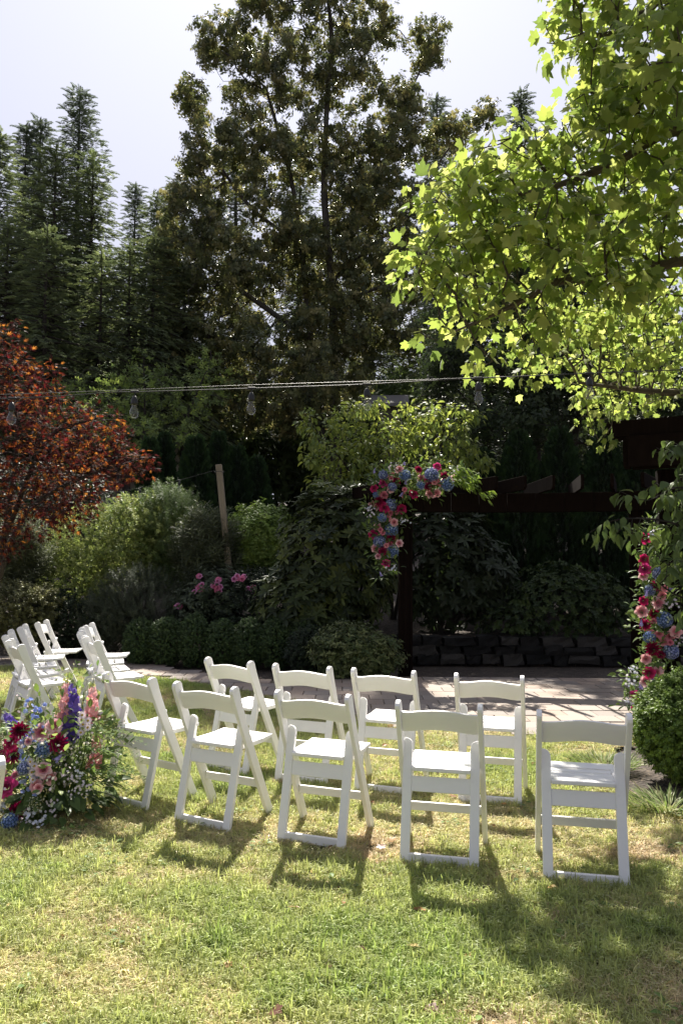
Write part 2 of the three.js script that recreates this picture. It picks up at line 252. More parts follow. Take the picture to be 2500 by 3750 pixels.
// ---------------------------------------------------------------- brick terrace and path
{
  const r = rngOf(42), path = new THREE.Group(); path.name = 'paving'; path.userData.kind = 'structure'; scene.add(path);
  const geos = [0, 1, 2, 3].map((i) => box(0.291 + i * 0.002, 0.06, 0.286 - i * 0.003, 0, -0.03, 0, 0.008));
  const speck = tex(256, (u, v) => { const k = 0.72 + 0.3 * N32(u, v) + 0.35 * N128(u, v) * N64(v, u), s = smooth(0.72, 0.9, N64(u, v)); return [(0.27 - 0.03 * s) * k, (0.228 - 0.02 * s) * k, (0.198 - 0.02 * s) * k]; }, true, 3, 3);
  const bump = tex(128, (u, v) => N64(u, v) * 0.5 + N128(u, v) * 0.5);
  const mats = [[1, 1, 1], [0.9, 0.88, 0.87], [1.1, 1.05, 1.0], [1.02, 0.93, 0.86], [0.82, 0.82, 0.84]].map(([a, b, c]) => std(C(a, b, c), 0.85, { map: speck, bumpMap: bump, bumpScale: 0.003 }));
  { // sand bed that shows in the joints
    const pos = [], idx = []; for (let i = -60; i < 40; i++) for (let j = -90; j < -40; j++) { const x = i * 0.15, z = j * 0.15; if (!(inPatio(x, z) && bedR(x, z) > 0.85 || inPath(x, z))) continue; const k = pos.length / 3; for (const [u, v] of [[0, 0], [1, 0], [0, 1], [1, 1]]) pos.push(x + (u - 0.5) * 0.15, 0.003, z + (v - 0.5) * 0.15); idx.push(k, k + 2, k + 1, k + 1, k + 2, k + 3); }
    part('sand_bed', mergeVertices(geoOf(pos, idx), 1e-3), std(C(0.16, 0.12, 0.085), 0.95), path);
  }
  const spots = [];
  for (let j = 0; j < 26; j++) for (let i = -26; i < 22; i++) { const z = -7.0 - j * 0.294, x = 0.12 + (i + (j % 2) * 0.5) * 0.3 - 0.1; if (inPatio(x, z) && bedR(x, z) > 0.8 || inPath(x, z)) spots.push([x, z]); }
  spots.sort((p, q) => Math.hypot(...p) - Math.hypot(...q));
  const rest = [];
  spots.forEach(([x, z], k) => { const y = 0.022 + 0.012 * fbm(x, z, 2) + 0.006 * (r() - 0.5), g = geos[Math.floor(r() * 4)];
    if (k < 300) { const m = part('brick', g, mats[Math.floor(r() * 5)], path); m.position.set(x, y, z); m.rotation.set((r() - 0.5) * 0.016, (r() - 0.5) * 0.03, (r() - 0.5) * 0.016); }
    else { const b = g.clone(); b.rotateX((r() - 0.5) * 0.016); b.translate(x, y, z); rest.push(b); } });
  if (rest.length) part('far_bricks', join(rest), mats[0], path).userData.kind = 'stuff';
}

// ---------------------------------------------------------------- white folding chairs
const chairGeo = (() => {
  // side profile of the long post: foot in front, top behind the sitter
  const spine = [[0.212, -0.012], [0.02, 0.36], [-0.085, 0.57], [-0.15, 0.715], [-0.178, 0.785]], w = 0.025;
  const left = [], right = [];
  spine.forEach(([z, y], i) => { const a = spine[Math.max(0, i - 1)], b = spine[Math.min(spine.length - 1, i + 1)], l = Math.hypot(b[0] - a[0], b[1] - a[1]), nx = -(b[1] - a[1]) / l, ny = (b[0] - a[0]) / l; const k = i > 2 ? w * (1 + 0.12 * (i - 2)) : w; left.push([z + nx * k, y + ny * k]); right.push([z - nx * k, y - ny * k]); });
  const s = new THREE.Shape(); s.moveTo(...left[0]); left.slice(1).forEach((p) => s.lineTo(...p));
  const [lz, ly] = left.at(-1), [rz, ry] = right.at(-1); s.bezierCurveTo(lz - 0.012, ly + 0.026, rz - 0.016, ry + 0.03, rz, ry);
  right.slice(0, -1).reverse().forEach((p) => s.lineTo(...p)); s.closePath();
  const post = new THREE.ExtrudeGeometry(s, { depth: 0.018, bevelEnabled: true, bevelThickness: 0.004, bevelSize: 0.004, bevelSegments: 2, curveSegments: 6 }).translate(0, 0, -0.009).rotateY(-Math.PI / 2);   // shape x becomes +z
  // rear leg: a flat board with a rounded inner top corner, leaning back towards its foot
  const legShape = new THREE.Shape(); legShape.moveTo(-0.021, -0.012); legShape.lineTo(0.021, -0.012); legShape.lineTo(0.021, 0.572); legShape.quadraticCurveTo(0.021, 0.607, -0.012, 0.61); legShape.quadraticCurveTo(-0.021, 0.61, -0.021, 0.596); legShape.closePath();
  const lean = Math.atan2(0.139, 0.58), mk = (flip) => { const g = new THREE.ExtrudeGeometry(legShape, { depth: 0.018, bevelEnabled: true, bevelThickness: 0.004, bevelSize: 0.003, bevelSegments: 2, curveSegments: 6 }).translate(0, 0, -0.009); if (flip) g.rotateY(Math.PI); g.rotateX(lean).translate(0, 0, -0.187); return g; };
  const legZ = (y) => -0.187 + 0.139 * y / 0.58, postZ = (y) => 0.207 - 0.4 * y / 0.785;
  // backrest: bowed board with an arched top and bottom edge, tilted with the posts
  const back = (() => { const nx = 16, ny = 6, g = new THREE.BoxGeometry(0.394, 0.112, 0.018, nx, ny, 2), p = g.attributes.position; for (let i = 0; i < p.count; i++) { const x = p.getX(i), y = p.getY(i), z = p.getZ(i), t = x / 0.197, b = 1 - t * t, e = Math.abs(y) > 0.05 && Math.abs(z) > 0.005 ? 0.6 : 1; p.setXYZ(i, x, y + 0.026 * b * b * (1.2 - 0.2 * b), z * e - 0.016 * b); } g.computeVertexNormals(); return g.rotateX(-0.38).translate(0, 0.7, -0.141); })();
  const slat = (z0, z1, w, y, tilt = 0) => new RoundedBoxGeometry(w, 0.022, z1 - z0, 2, 0.006).rotateX(tilt).translate(0, y, (z0 + z1) / 2);
  const apron = box(0.306, 0.078, 0.02, 0, 0, 0, 0.004).rotateX(lean).translate(0, 0.372, legZ(0.372) + 0.002);
  return {
    post, legs: [mk(false), mk(true)], back, apron,
    slats: [slat(-0.118, -0.03, 0.304, 0.449, 0.05), slat(-0.018, 0.033, 0.322, 0.444), slat(0.047, 0.097, 0.322, 0.442), slat(0.111, 0.162, 0.322, 0.444, -0.03), slat(0.176, 0.268, 0.376, 0.451, -0.06)],
    rail: box(0.028, 0.03, 0.255, 0, 0.443, 0.055, 0.008), foot: box(0.316, 0.048, 0.022, 0, 0.022, -0.181, 0.005), stretcher: box(0.394, 0.046, 0.022, 0, 0.2, postZ(0.2), 0.005).rotateX(0),
    bolt: new THREE.CylinderGeometry(0.006, 0.006, 0.006, 8).rotateZ(Math.PI / 2),
  };
})();
function makeChair() {
  const g = chairGeo, o = new THREE.Group();
  for (const s of [-1, 1]) { part('post', g.post, M.chair, o).position.x = s * 0.2095; part('rear_leg', g.legs[s < 0 ? 0 : 1], M.chair, o).position.x = s * 0.1755; }
  part('backrest', g.back, M.chair, o); part('apron', g.apron, M.chair, o);
  const seat = part('seat', g.slats[4], M.chair, o);
  for (const s of [-1, 1]) part('seat_rail', g.rail, M.chair, seat).position.x = s * 0.175;
  for (const q of g.slats.slice(0, 4)) part('slat', q, M.chair, seat);
  part('foot_bar', g.foot, M.chair, o); part('stretcher', g.stretcher, M.chair, o);
  for (const s of [-1, 1]) part('bolt', g.bolt, M.steel, o).position.set(s * 0.153, 0.54, -0.056);
  return o;
}
const chair0 = makeChair(); let chairs = 0;
function chair(x, z, yaw, label, group, tilt = 0) {
  const o = chairs++ ? chair0.clone() : chair0; o.name = numbered('folding_chair'); o.position.set(x, lawnY(x, z) + 0.004, z); o.rotation.set(0, Math.PI - yaw * R, tilt); scene.add(o); return tag(o, label, 'chair', group);
}
const ND = 'white folding chairs in the nearer row right of the aisle', FD = 'white folding chairs in the farther row right of the aisle';
[[-1.239, -5.248, 34.2, 'white folding chair beside the flower arrangement on the grass'], [-0.71, -4.884, 28.1, 'white folding chair in the nearer row, second from the flower arrangement'], [-0.09, -4.595, 20.8, 'white folding chair in the middle of the nearer row of five'], [0.545, -4.317, 13.4, 'white folding chair with dappled seat, second from the right in the nearer row'], [1.216, -4.10, 11.6, 'white folding chair farthest right, closest to the boxwood bush']].forEach(([x, z, a, l]) => chair(x, z, a, l, ND));
[[-0.721, -6.067, 34.5, 'white folding chair at the aisle end of the farther row'], [-0.203, -5.821, 22.5, 'white folding chair in the farther row, second from the aisle'], [0.345, -5.581, 19.1, 'white folding chair in the farther row, third from the aisle'], [1.0, -5.36, 14.9, 'white folding chair at the right end of the farther row, by the sunlit bricks']].forEach(([x, z, a, l]) => chair(x, z, a, l, FD));
[[60.5, 'nearest'], [67.5, 'second nearest'], [75, 'third nearest'], [83, 'farthest']].forEach(([p, w]) => chair(FX - 4.62 * Math.sin(p * R), FZ + 4.62 * Math.cos(p * R), p - 1, 'white folding chair seen side-on, ' + w + ' in the tight row of four', 'white folding chairs in the row of four across the aisle'));
[[59.5, 'nearest'], [66.5, 'second nearest'], [73.5, 'middle'], [81, 'second farthest'], [89, 'farthest']].forEach(([p, w]) => chair(FX - 5.3 * Math.sin(p * R), FZ + 5.3 * Math.cos(p * R), p - 6, 'white folding chair at the left edge, ' + w + ' in the row of five', 'white folding chairs in the row at the left edge'));
chair(-1.507, -2.98, -34, 'white folding chair cut off by the left edge, only its top corner showing');

// ---------------------------------------------------------------- flowers
function colored(g, fn) { const p = g.attributes.position, c = new Float32Array(p.count * 3); for (let i = 0; i < p.count; i++) { const q = fn(p.getX(i), p.getY(i), p.getZ(i), i); c.set(q, i * 3); } g.setAttribute('color', new THREE.BufferAttribute(c, 3)); return g; }
function petal(w, l, cup, curl) { const pos = [], idx = [], nx = 2, ny = 3; for (let j = 0; j <= ny; j++) for (let i = 0; i <= nx; i++) { const t = j / ny, u = i / nx * 2 - 1, ww = w * Math.sin(Math.PI * (0.12 + 0.74 * t)) ; pos.push(u * ww, l * t, cup * u * u * ww + curl * t * t * l); } for (let j = 0; j < ny; j++) for (let i = 0; i < nx; i++) { const a = j * (nx + 1) + i, b = a + nx + 1; idx.push(a, a + 1, b, b, a + 1, b + 1); } return geoOf(pos, idx); }
// all flowers have radius 1 and face +z
function rose(seed, deep, pale, outer) {
  const r = rngOf(seed), list = [];
  [[3, 0.12, 8, 0.42], [4, 0.2, 16, 0.5], [5, 0.28, 28, 0.62], [6, 0.34, 45, 0.75], [6, 0.36, 66, 0.8]].forEach(([n, d, open, l], k) => { for (let i = 0; i < n; i++) { const a = (i / n + 0.13 * k + 0.05 * r()) * 6.2832, g = petal(0.36 + 0.06 * k, l, 0.5, -0.12 * k); g.rotateX(Math.PI / 2 - open * R * 0.95).translate(0, d, -0.35 - 0.03 * k).rotateZ(a); const t = k / 4; colored(g, (x, y, z) => { const e = clamp(Math.hypot(x, y)); const q = outer && k > 2 ? outer : pale; return [0, 1, 2].map((c) => lerp(deep[c], q[c], clamp(0.25 + t * 0.5 + 0.3 * e))); }); list.push(g); } });
  return join(list);
}
function dahlia(deep, pale) { const list = []; for (let k = 0; k < 6; k++) { const n = [14, 13, 12, 10, 8, 5][k]; for (let i = 0; i < n; i++) { const g = petal(0.13 - k * 0.008, 1 - k * 0.13, 0.9, 0.15); g.rotateX(-0.15 + k * 0.24).rotateZ((i + k * 0.5) / n * 6.2832).translate(0, 0, -0.1 + k * 0.03); list.push(colored(g, (x, y) => { const t = clamp(Math.hypot(x, y)); return [0, 1, 2].map((c) => lerp(deep[c], pale[c], t)); })); } } return join(list); }
function floret(n, w, l, cup) { const list = []; for (let i = 0; i < n; i++) list.push(petal(w, l, 0.3, cup).rotateZ(i / n * 6.2832)); return join(list); }
function hydrangea(seed, blue, pale, green) {
  const r = rngOf(seed), list = [];
  for (let i = 0; i < 95; i++) { const y = 1 - 1.75 * (i + 0.5) / 95, a = i * 2.39996, q = Math.sqrt(Math.max(0, 1 - y * y)), d = V(q * Math.cos(a), q * Math.sin(a), y), f = floret(4, 0.075, 0.15, 0.25).rotateZ(r() * 6), m = leafM(d.clone().multiplyScalar(0.86 + 0.1 * r()), V(0, 0, 1).cross(d).lengthSq() > 0.01 ? V(0, 0, 1).cross(d) : V(1, 0, 0), d.clone().addScaledVector(sphereDir(r), 0.35).normalize(), 1); f.applyMatrix4(m); const k = r(), g = r() < 0.16 ? green : null, col = [0, 1, 2].map((c) => g ? g[c] : lerp(blue[c], pale[c], k * k)); list.push(colored(f, () => col)); }
  list.push(colored(new THREE.IcosahedronGeometry(0.82, 1), () => [blue[0] * 0.5, blue[1] * 0.6, blue[2] * 0.5]));
  return join(list);
}
function spike(seed, n, len, size, petals, colsA, colsB, bud) {     // florets round a stem along +y; faces all round
  const r = rngOf(seed), list = [colored(tube([[0, -0.6 * len, 0], [0.01, 0.3 * len, 0.01], [0, len * 1.02, 0]], 0.03, 0.012, 5), () => [0.1, 0.17, 0.05])];
  for (let i = 0; i < n; i++) { const t = i / (n - 1), a = i * 2.4, d = V(Math.cos(a), 0.25 + 0.4 * t, Math.sin(a)).normalize(), s = size * (1.1 - 0.75 * t) * (0.85 + 0.3 * r()), f = floret(petals, 0.3, 0.55, 0.35).applyMatrix4(leafM(V(Math.cos(a) * s * 0.5, len * (0.05 + 0.93 * t), Math.sin(a) * s * 0.5), V(0, 1, 0).addScaledVector(sphereDir(r), 0.3), d, s)); const q = r(), col = t > 0.86 ? bud : [0, 1, 2].map((c) => lerp(colsA[c], colsB[c], q)); list.push(colored(f, () => col)); }
  return join(list);
}
function spray(seed, n, size, petals, a, b, spread) { const r = rngOf(seed), list = []; for (let i = 0; i < n; i++) { const d = V((r() * 2 - 1) * spread, (r() * 2 - 1) * spread, r() * 0.6), f = floret(petals, 0.3, 0.6, 0.3).applyMatrix4(leafM(d, sphereDir(r), V(0, 0.2, 1).addScaledVector(sphereDir(r), 0.8), size)); const q = r(); list.push(colored(f, () => [0, 1, 2].map((c) => lerp(a[c], b[c], q)))); list.push(colored(tube([[0, -spread * 1.2, -0.3], d.clone().multiplyScalar(0.6).toArray(), d.toArray()], 0.018, 0.012, 4), () => [0.1, 0.17, 0.05])); } return join(list); }
function daisy() { const f = floret(16, 0.11, 1, 0.05); colored(f, () => [0.75, 0.66, 0.72]); return join([f, colored(new THREE.SphereGeometry(0.3, 8, 5).scale(1, 1, 0.5).translate(0, 0, 0.06), () => [0.55, 0.38, 0.05])]); }
const petalMat = new THREE.MeshPhysicalMaterial({ color: 0xffffff, vertexColors: true, roughness: 0.95, transmission: 0.35, thickness: 0, specularIntensity: 0.3, side: THREE.DoubleSide });
const FLOWERPINK = petalMat.clone(); FLOWERPINK.color.setRGB(0.85, 0.6, 1.0);
const FLOWER = {
  R: ['rose', [rose(1, [0.22, 0.0, 0.04], [0.58, 0.03, 0.15]), rose(2, [0.28, 0.005, 0.07], [0.64, 0.06, 0.24])]],
  D: ['dahlia', [dahlia([0.08, 0.0, 0.015], [0.34, 0.004, 0.06]), dahlia([0.12, 0.0, 0.02], [0.42, 0.01, 0.1])]],
  P: ['garden_rose', [rose(3, [0.6, 0.14, 0.2], [0.85, 0.42, 0.44], [0.86, 0.52, 0.52]), rose(4, [0.5, 0.1, 0.2], [0.8, 0.36, 0.42], [0.86, 0.6, 0.6])]],
  S: ['spray_rose', [rose(5, [0.6, 0.12, 0.2], [0.86, 0.4, 0.42]), rose(6, [0.55, 0.08, 0.18], [0.8, 0.3, 0.36])]],
  H: ['hydrangea', [hydrangea(1, [0.15, 0.23, 0.48], [0.42, 0.52, 0.74], [0.55, 0.62, 0.46]), hydrangea(2, [0.18, 0.22, 0.47], [0.44, 0.48, 0.72], [0.42, 0.5, 0.62])]],
  L: ['lavender_spike', [spike(1, 26, 2.6, 0.75, 4, [0.3, 0.24, 0.55], [0.5, 0.45, 0.75], [0.35, 0.3, 0.5])]],
  V: ['delphinium', [spike(2, 34, 10, 1.9, 5, [0.09, 0.05, 0.36], [0.26, 0.18, 0.6], [0.3, 0.36, 0.16])]],
  N: ['snapdragon', [spike(3, 30, 8.5, 1.9, 4, [0.85, 0.36, 0.4], [0.88, 0.56, 0.56], [0.5, 0.52, 0.22])]],
  W: ['white_blossom', [spray(1, 14, 0.4, 5, [0.78, 0.74, 0.8], [0.85, 0.72, 0.74], 1.1), spray(2, 12, 0.42, 5, [0.7, 0.74, 0.86], [0.84, 0.82, 0.84], 1.2)]],
  B: ['blue_blossom', [spray(3, 16, 0.42, 5, [0.22, 0.3, 0.72], [0.5, 0.58, 0.86], 1.2)]],
  A: ['daisy', [daisy()]],
  Q: ['lace_flower', [spray(4, 70, 0.12, 4, [0.62, 0.6, 0.36], [0.74, 0.74, 0.6], 0.9)]],
};
const GREENS = [C(0.13, 0.2, 0.035), C(0.09, 0.15, 0.04), C(0.18, 0.25, 0.05), C(0.07, 0.12, 0.035)];
function bouquet(o, text, seed, where, tilt, big = 1) {                 // text: kind, x cm, y cm, radius mm
  const r = rngOf(seed), anchors = [];
  for (const [, k, x, y, s] of text.matchAll(/([A-Z])(-?\d+),(-?\d+),(\d+)/g)) {
    const [name, geos] = FLOWER[k], p = where(x / 100, y / 100, r, k), m = part(name, geos[Math.floor(r() * geos.length)], petalMat, o), n = tilt(p, r);
    m.position.copy(p); anchors.push(p);
    if ('VN'.includes(k)) { m.position.y -= s * 0.0165; m.scale.setScalar(s / 1000 * 1.75); m.rotation.set((r() - 0.5) * 0.2, r() * 6, k === 'V' && p.x < -0.2 ? 0.5 : (r() - 0.5) * 0.16); }
    else if (k === 'L') { m.scale.setScalar(s / 1000 * 0.75); m.rotation.set(r() * 0.6, r() * 6, p.x > 0 ? -1.2 : 0.6); }
    else { m.quaternion.setFromUnitVectors(V(0, 0, 1), n); m.rotateZ(r() * 6); m.scale.setScalar(big * s / 1000 * (k === 'H' ? 1 : k === 'W' || k === 'B' ? 1.3 : 1.12)); }
  }
  return anchors;
}

// ---------------------------------------------------------------- pergola (dark stained timber, curved in plan)
const PC = [1.6, -5.4], PR = 5.5;
const onArc = (x, r = PR) => PC[1] - Math.sqrt(r * r - (x - PC[0]) ** 2);
const pergola = thing('pergola', 'dark brown curved timber pergola with radiating rafters beyond the brick terrace', 'pergola', [0, 0, 0]);
{
  const post = (x, z, h, turn = 0) => { const g = join([box(0.15, h, 0.12, 0, h / 2, 0), box(0.028, h - 0.02, 0.17, -0.078, h / 2, 0), box(0.028, h - 0.02, 0.17, 0.078, h / 2, 0), box(0.05, h - 0.04, 0.02, 0, h / 2, 0.062)]); const m = part('post', g, M.wood, pergola); m.position.set(x, -0.03, z); m.rotation.y = turn; return m; };
  post(0.87, -10.86, 2.28); post(3.86, -10.42, 2.28, -0.4); post(3.44, -8.42, 2.56, -0.2); post(5.7, -9.2, 2.28, -0.6);
  // beam: straight lengths butted along the arc, each a board of its own, two boards deep
  const a0 = Math.asin((0.35 - PC[0]) / PR), a1 = Math.asin((5.6 - PC[0]) / PR), n = 15;
  for (let i = 0; i < n; i++) { const a = lerp(a0, a1, (i + 0.5) / n), w = PR * (a1 - a0) / n - 0.006; for (const [r, d] of [[PR - 0.075, 0.045], [PR + 0.075, 0.045]]) { const m = part('beam_board', box(w * r / PR, 0.25, d, 0, 0, 0, 0.003), M.wood, pergola); m.position.set(PC[0] + Math.sin(a) * r, 2.35 + 0.004 * (i % 2), PC[1] - Math.cos(a) * r); m.rotation.y = -a; } }
  const prof = new THREE.Shape([[-0.7, 0.03], [-0.7, 0.17], [0.7, 0.17], [0.7, 0.03], [0.66, 0], [-0.66, 0]].map((p) => new THREE.Vector2(...p)));
  const rafter = new THREE.ExtrudeGeometry(prof, { depth: 0.036, bevelEnabled: true, bevelThickness: 0.003, bevelSize: 0.003, bevelSegments: 1 }).translate(0, 0, -0.018).rotateY(Math.PI / 2);
  for (let i = 0; i < 11; i++) { const a = i ? lerp(0.02, a1, (i - 1) / 9) : a0 + 0.03, m = part('rafter', rafter, M.wood, pergola); m.position.set(PC[0] + Math.sin(a) * PR, 2.481, PC[1] - Math.cos(a) * PR - (i ? 0 : 0.5)); m.rotation.y = i ? -(m.position.x - 2.75) * 0.42 : 0.5; }
  // the near entrance arm at the right, swinging towards the lawn
  const arm = (name, g) => { const m = part(name, g, M.wood, pergola); m.position.set(3.02, 0, -8.3); m.rotation.y = -0.5; return m; };
  arm('beam', box(3.2, 0.32, 0.05, 1.6, 2.69, 0.13)); arm('beam', box(3.2, 0.32, 0.05, 1.6, 2.69, -0.15)); arm('beam_end', box(0.05, 0.318, 0.225, -0.03, 2.69, -0.01));
  const top = new THREE.ExtrudeGeometry(new THREE.Shape([[-0.24, 2.91], [-0.16, 2.855], [3.2, 2.855], [3.2, 3.02], [-0.2, 3.02]].map((p) => new THREE.Vector2(...p))), { depth: 0.05, bevelEnabled: true, bevelThickness: 0.004, bevelSize: 0.003, bevelSegments: 1 });
  for (const z of [0.06, -0.18]) arm('rafter', top.clone().translate(0, 0, z));
}
// stone retaining wall behind the pergola
{
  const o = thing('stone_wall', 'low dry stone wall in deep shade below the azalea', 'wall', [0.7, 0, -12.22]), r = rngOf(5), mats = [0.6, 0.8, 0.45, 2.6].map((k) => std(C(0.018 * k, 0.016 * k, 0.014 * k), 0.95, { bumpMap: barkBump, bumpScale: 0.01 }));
  const gs = [1, 2, 3, 4].map((s) => { const g = mergeVertices(new THREE.BoxGeometry(1, 1, 1, 3, 2, 2)), q = rngOf(s), p = g.attributes.position; for (let i = 0; i < p.count; i++) p.setXYZ(i, p.getX(i) * (0.8 + 0.26 * q()), p.getY(i) * (0.78 + 0.32 * q()), p.getZ(i) * (0.8 + 0.4 * q())); g.computeVertexNormals(); return g.toNonIndexed(); }); gs.forEach((g) => g.computeVertexNormals());
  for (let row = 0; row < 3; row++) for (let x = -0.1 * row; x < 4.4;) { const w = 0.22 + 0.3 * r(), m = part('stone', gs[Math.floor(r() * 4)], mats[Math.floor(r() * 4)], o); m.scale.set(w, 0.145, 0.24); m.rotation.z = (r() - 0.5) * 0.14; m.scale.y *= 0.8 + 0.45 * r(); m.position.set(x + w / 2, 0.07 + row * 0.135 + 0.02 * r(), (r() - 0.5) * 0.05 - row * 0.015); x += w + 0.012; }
}

// ---------------------------------------------------------------- flower arrangements
function greenery(o, anchors, seed, n, size, spread, geo, through = 0.4) {
  const r = rngOf(seed), base = o.position, list = [];
  for (let i = 0; i < n; i++) { const a = anchors[Math.floor(r() * anchors.length)], d = sphereDir(r), p = V(a.x, a.y, a.z - 0.075).addScaledVector(d, spread * (0.4 + r())).add(base); if (p.y < 0.02) continue; list.push(leafM(p, d.clone().add(V(0, 0.2, 0.2)), V(0, 1, 0.4).addScaledVector(sphereDir(r), 0.6), size * (0.6 + 0.8 * r()))); }
  return list;
}
{
  const o = thing('flower_garland', 'hanging corner garland of blue, crimson and pink flowers on the left pergola post', 'flower garland', [0.85, 0, -10.7]);
  const text = 'H-29,271,61 H0,270,71 H36,271,88 H57,259,85 H22,257,58 H-17,254,55 H-38,244,51 H-19,231,79 H-31,213,58 H-18,197,85 H-34,181,75 H-17,168,83 R-42,253,39 R-28,227,51 R-4,226,49 R12,246,46 R44,283,39 R31,261,44 R-42,191,46 R-25,153,41 R-29,260,41 D18,278,46 D-11,262,51 D53,270,51 D-35,235,55 D-18,186,55 D-30,168,49 D30,255,49 P-8,279,39 P68,268,39 P-20,251,36 P43,247,41 P34,246,44 P-38,228,36 P-44,232,34 P-15,207,39 P-37,202,39 P-8,179,36 P-40,172,39 P-36,162,30 P22,267,39 S-25,270,22 S-19,266,22 S-17,272,22 S-1,251,24 S-2,244,27 S42,265,29 S39,261,27 S50,260,29 S45,260,24 S-19,220,29 S-23,213,32 S-11,221,24 S-33,197,24 S-30,193,24 S-19,178,27 S-25,176,24 S-28,244,41 S23,264,24 L-41,274,36 L-1,286,36 L-6,242,36 L0,258,36 L82,266,36 L-31,135,36 W-16,280,36 W73,276,36 W-46,219,36 W-1,207,36 W-17,147,36 W-48,228,36 ';
  const a = bouquet(o, text, 11, (x, y, r) => V(x, y, 0.02 + 0.12 * (r() - 0.3)), (p, r) => V(p.x * 0.4 + (r() - 0.5) * 0.7, 0.25 + (r() - 0.5) * 0.6, 1).normalize(), 1.15);
  leaves(o, greenery(o, a, 12, 1300, 0.075, 0.1), { geos: [GEO.ovate, GEO.lance], colors: GREENS, parts: 0, seed: 3 });
  const trail = []; const r = rngOf(8); for (let i = 0; i < 170; i++) { const t = r(), p = V(0.85 + 0.62 + 0.5 * t + (r() - 0.5) * 0.12, 2.72 - 0.3 * t * t + (r() - 0.5) * 0.28 * (1 - 0.3 * t), -10.62 + (r() - 0.5) * 0.2); trail.push(leafM(p, V(0.7 + r(), -0.5 - r() + 0.8 * r(), 0.4 * (r() - 0.5)), V(0, 1, 0.6).addScaledVector(sphereDir(r), 0.5), 0.075 + 0.04 * r())); }
  leaves(o, trail, { geo: GEO.ovate, colors: [C(0.26, 0.36, 0.05), C(0.2, 0.3, 0.05)], through: 0.55, parts: 120, seed: 4 });
}
{
  const o = thing('flower_garland', 'tall column of crimson, blue and pink flowers on the right pergola post', 'flower garland', [3.3, 0, -8.25]);
  const text = 'R-18,180,43 R-21,148,43 R-19,115,34 R-19,44,43 R-31,15,41 R-34,21,38 R-18,158,38 R-33,9,31 D-6,131,51 D-8,102,48 D-19,91,51 D-14,67,63 D-5,61,38 H-6,143,66 H-12,126,54 H1,96,75 H-15,78,58 H6,64,70 P-22,105,46 P9,85,43 P-20,57,38 P-10,43,43 P-5,113,48 P-20,141,34 P-22,35,41 P-4,44,31 S0,128,26 S-1,121,31 S-13,83,24 S-6,82,29 S6,80,34 S-1,75,36 S4,74,24 S-10,95,22 L-18,120,36 L-25,90,36 L7,127,36 L-25,26,36 L-15,36,36 W-10,181,36 W7,113,36 W-40,13,36 W16,74,36 W-37,36,36 W-34,43,36 ';
  const a = bouquet(o, text, 21, (x, y, r) => V(x, y, 0.03 + 0.14 * (r() - 0.3) + 0.2 * clamp(0.5 - y)), (p, r) => V(p.x * 0.6 - 0.25 + (r() - 0.5) * 0.7, 0.25 + (r() - 0.5) * 0.6, 1).normalize(), 1.15);
  for (let y = 0.06; y < 2.0; y += 0.07) a.push(V(-0.08 - 0.12 * clamp(0.6 - y), y, 0), V(0.0, y, -0.02));
  leaves(o, greenery(o, a, 22, 1500, 0.065, 0.1), { geos: [GEO.ovate, GEO.lance], colors: GREENS, seed: 5 });
}
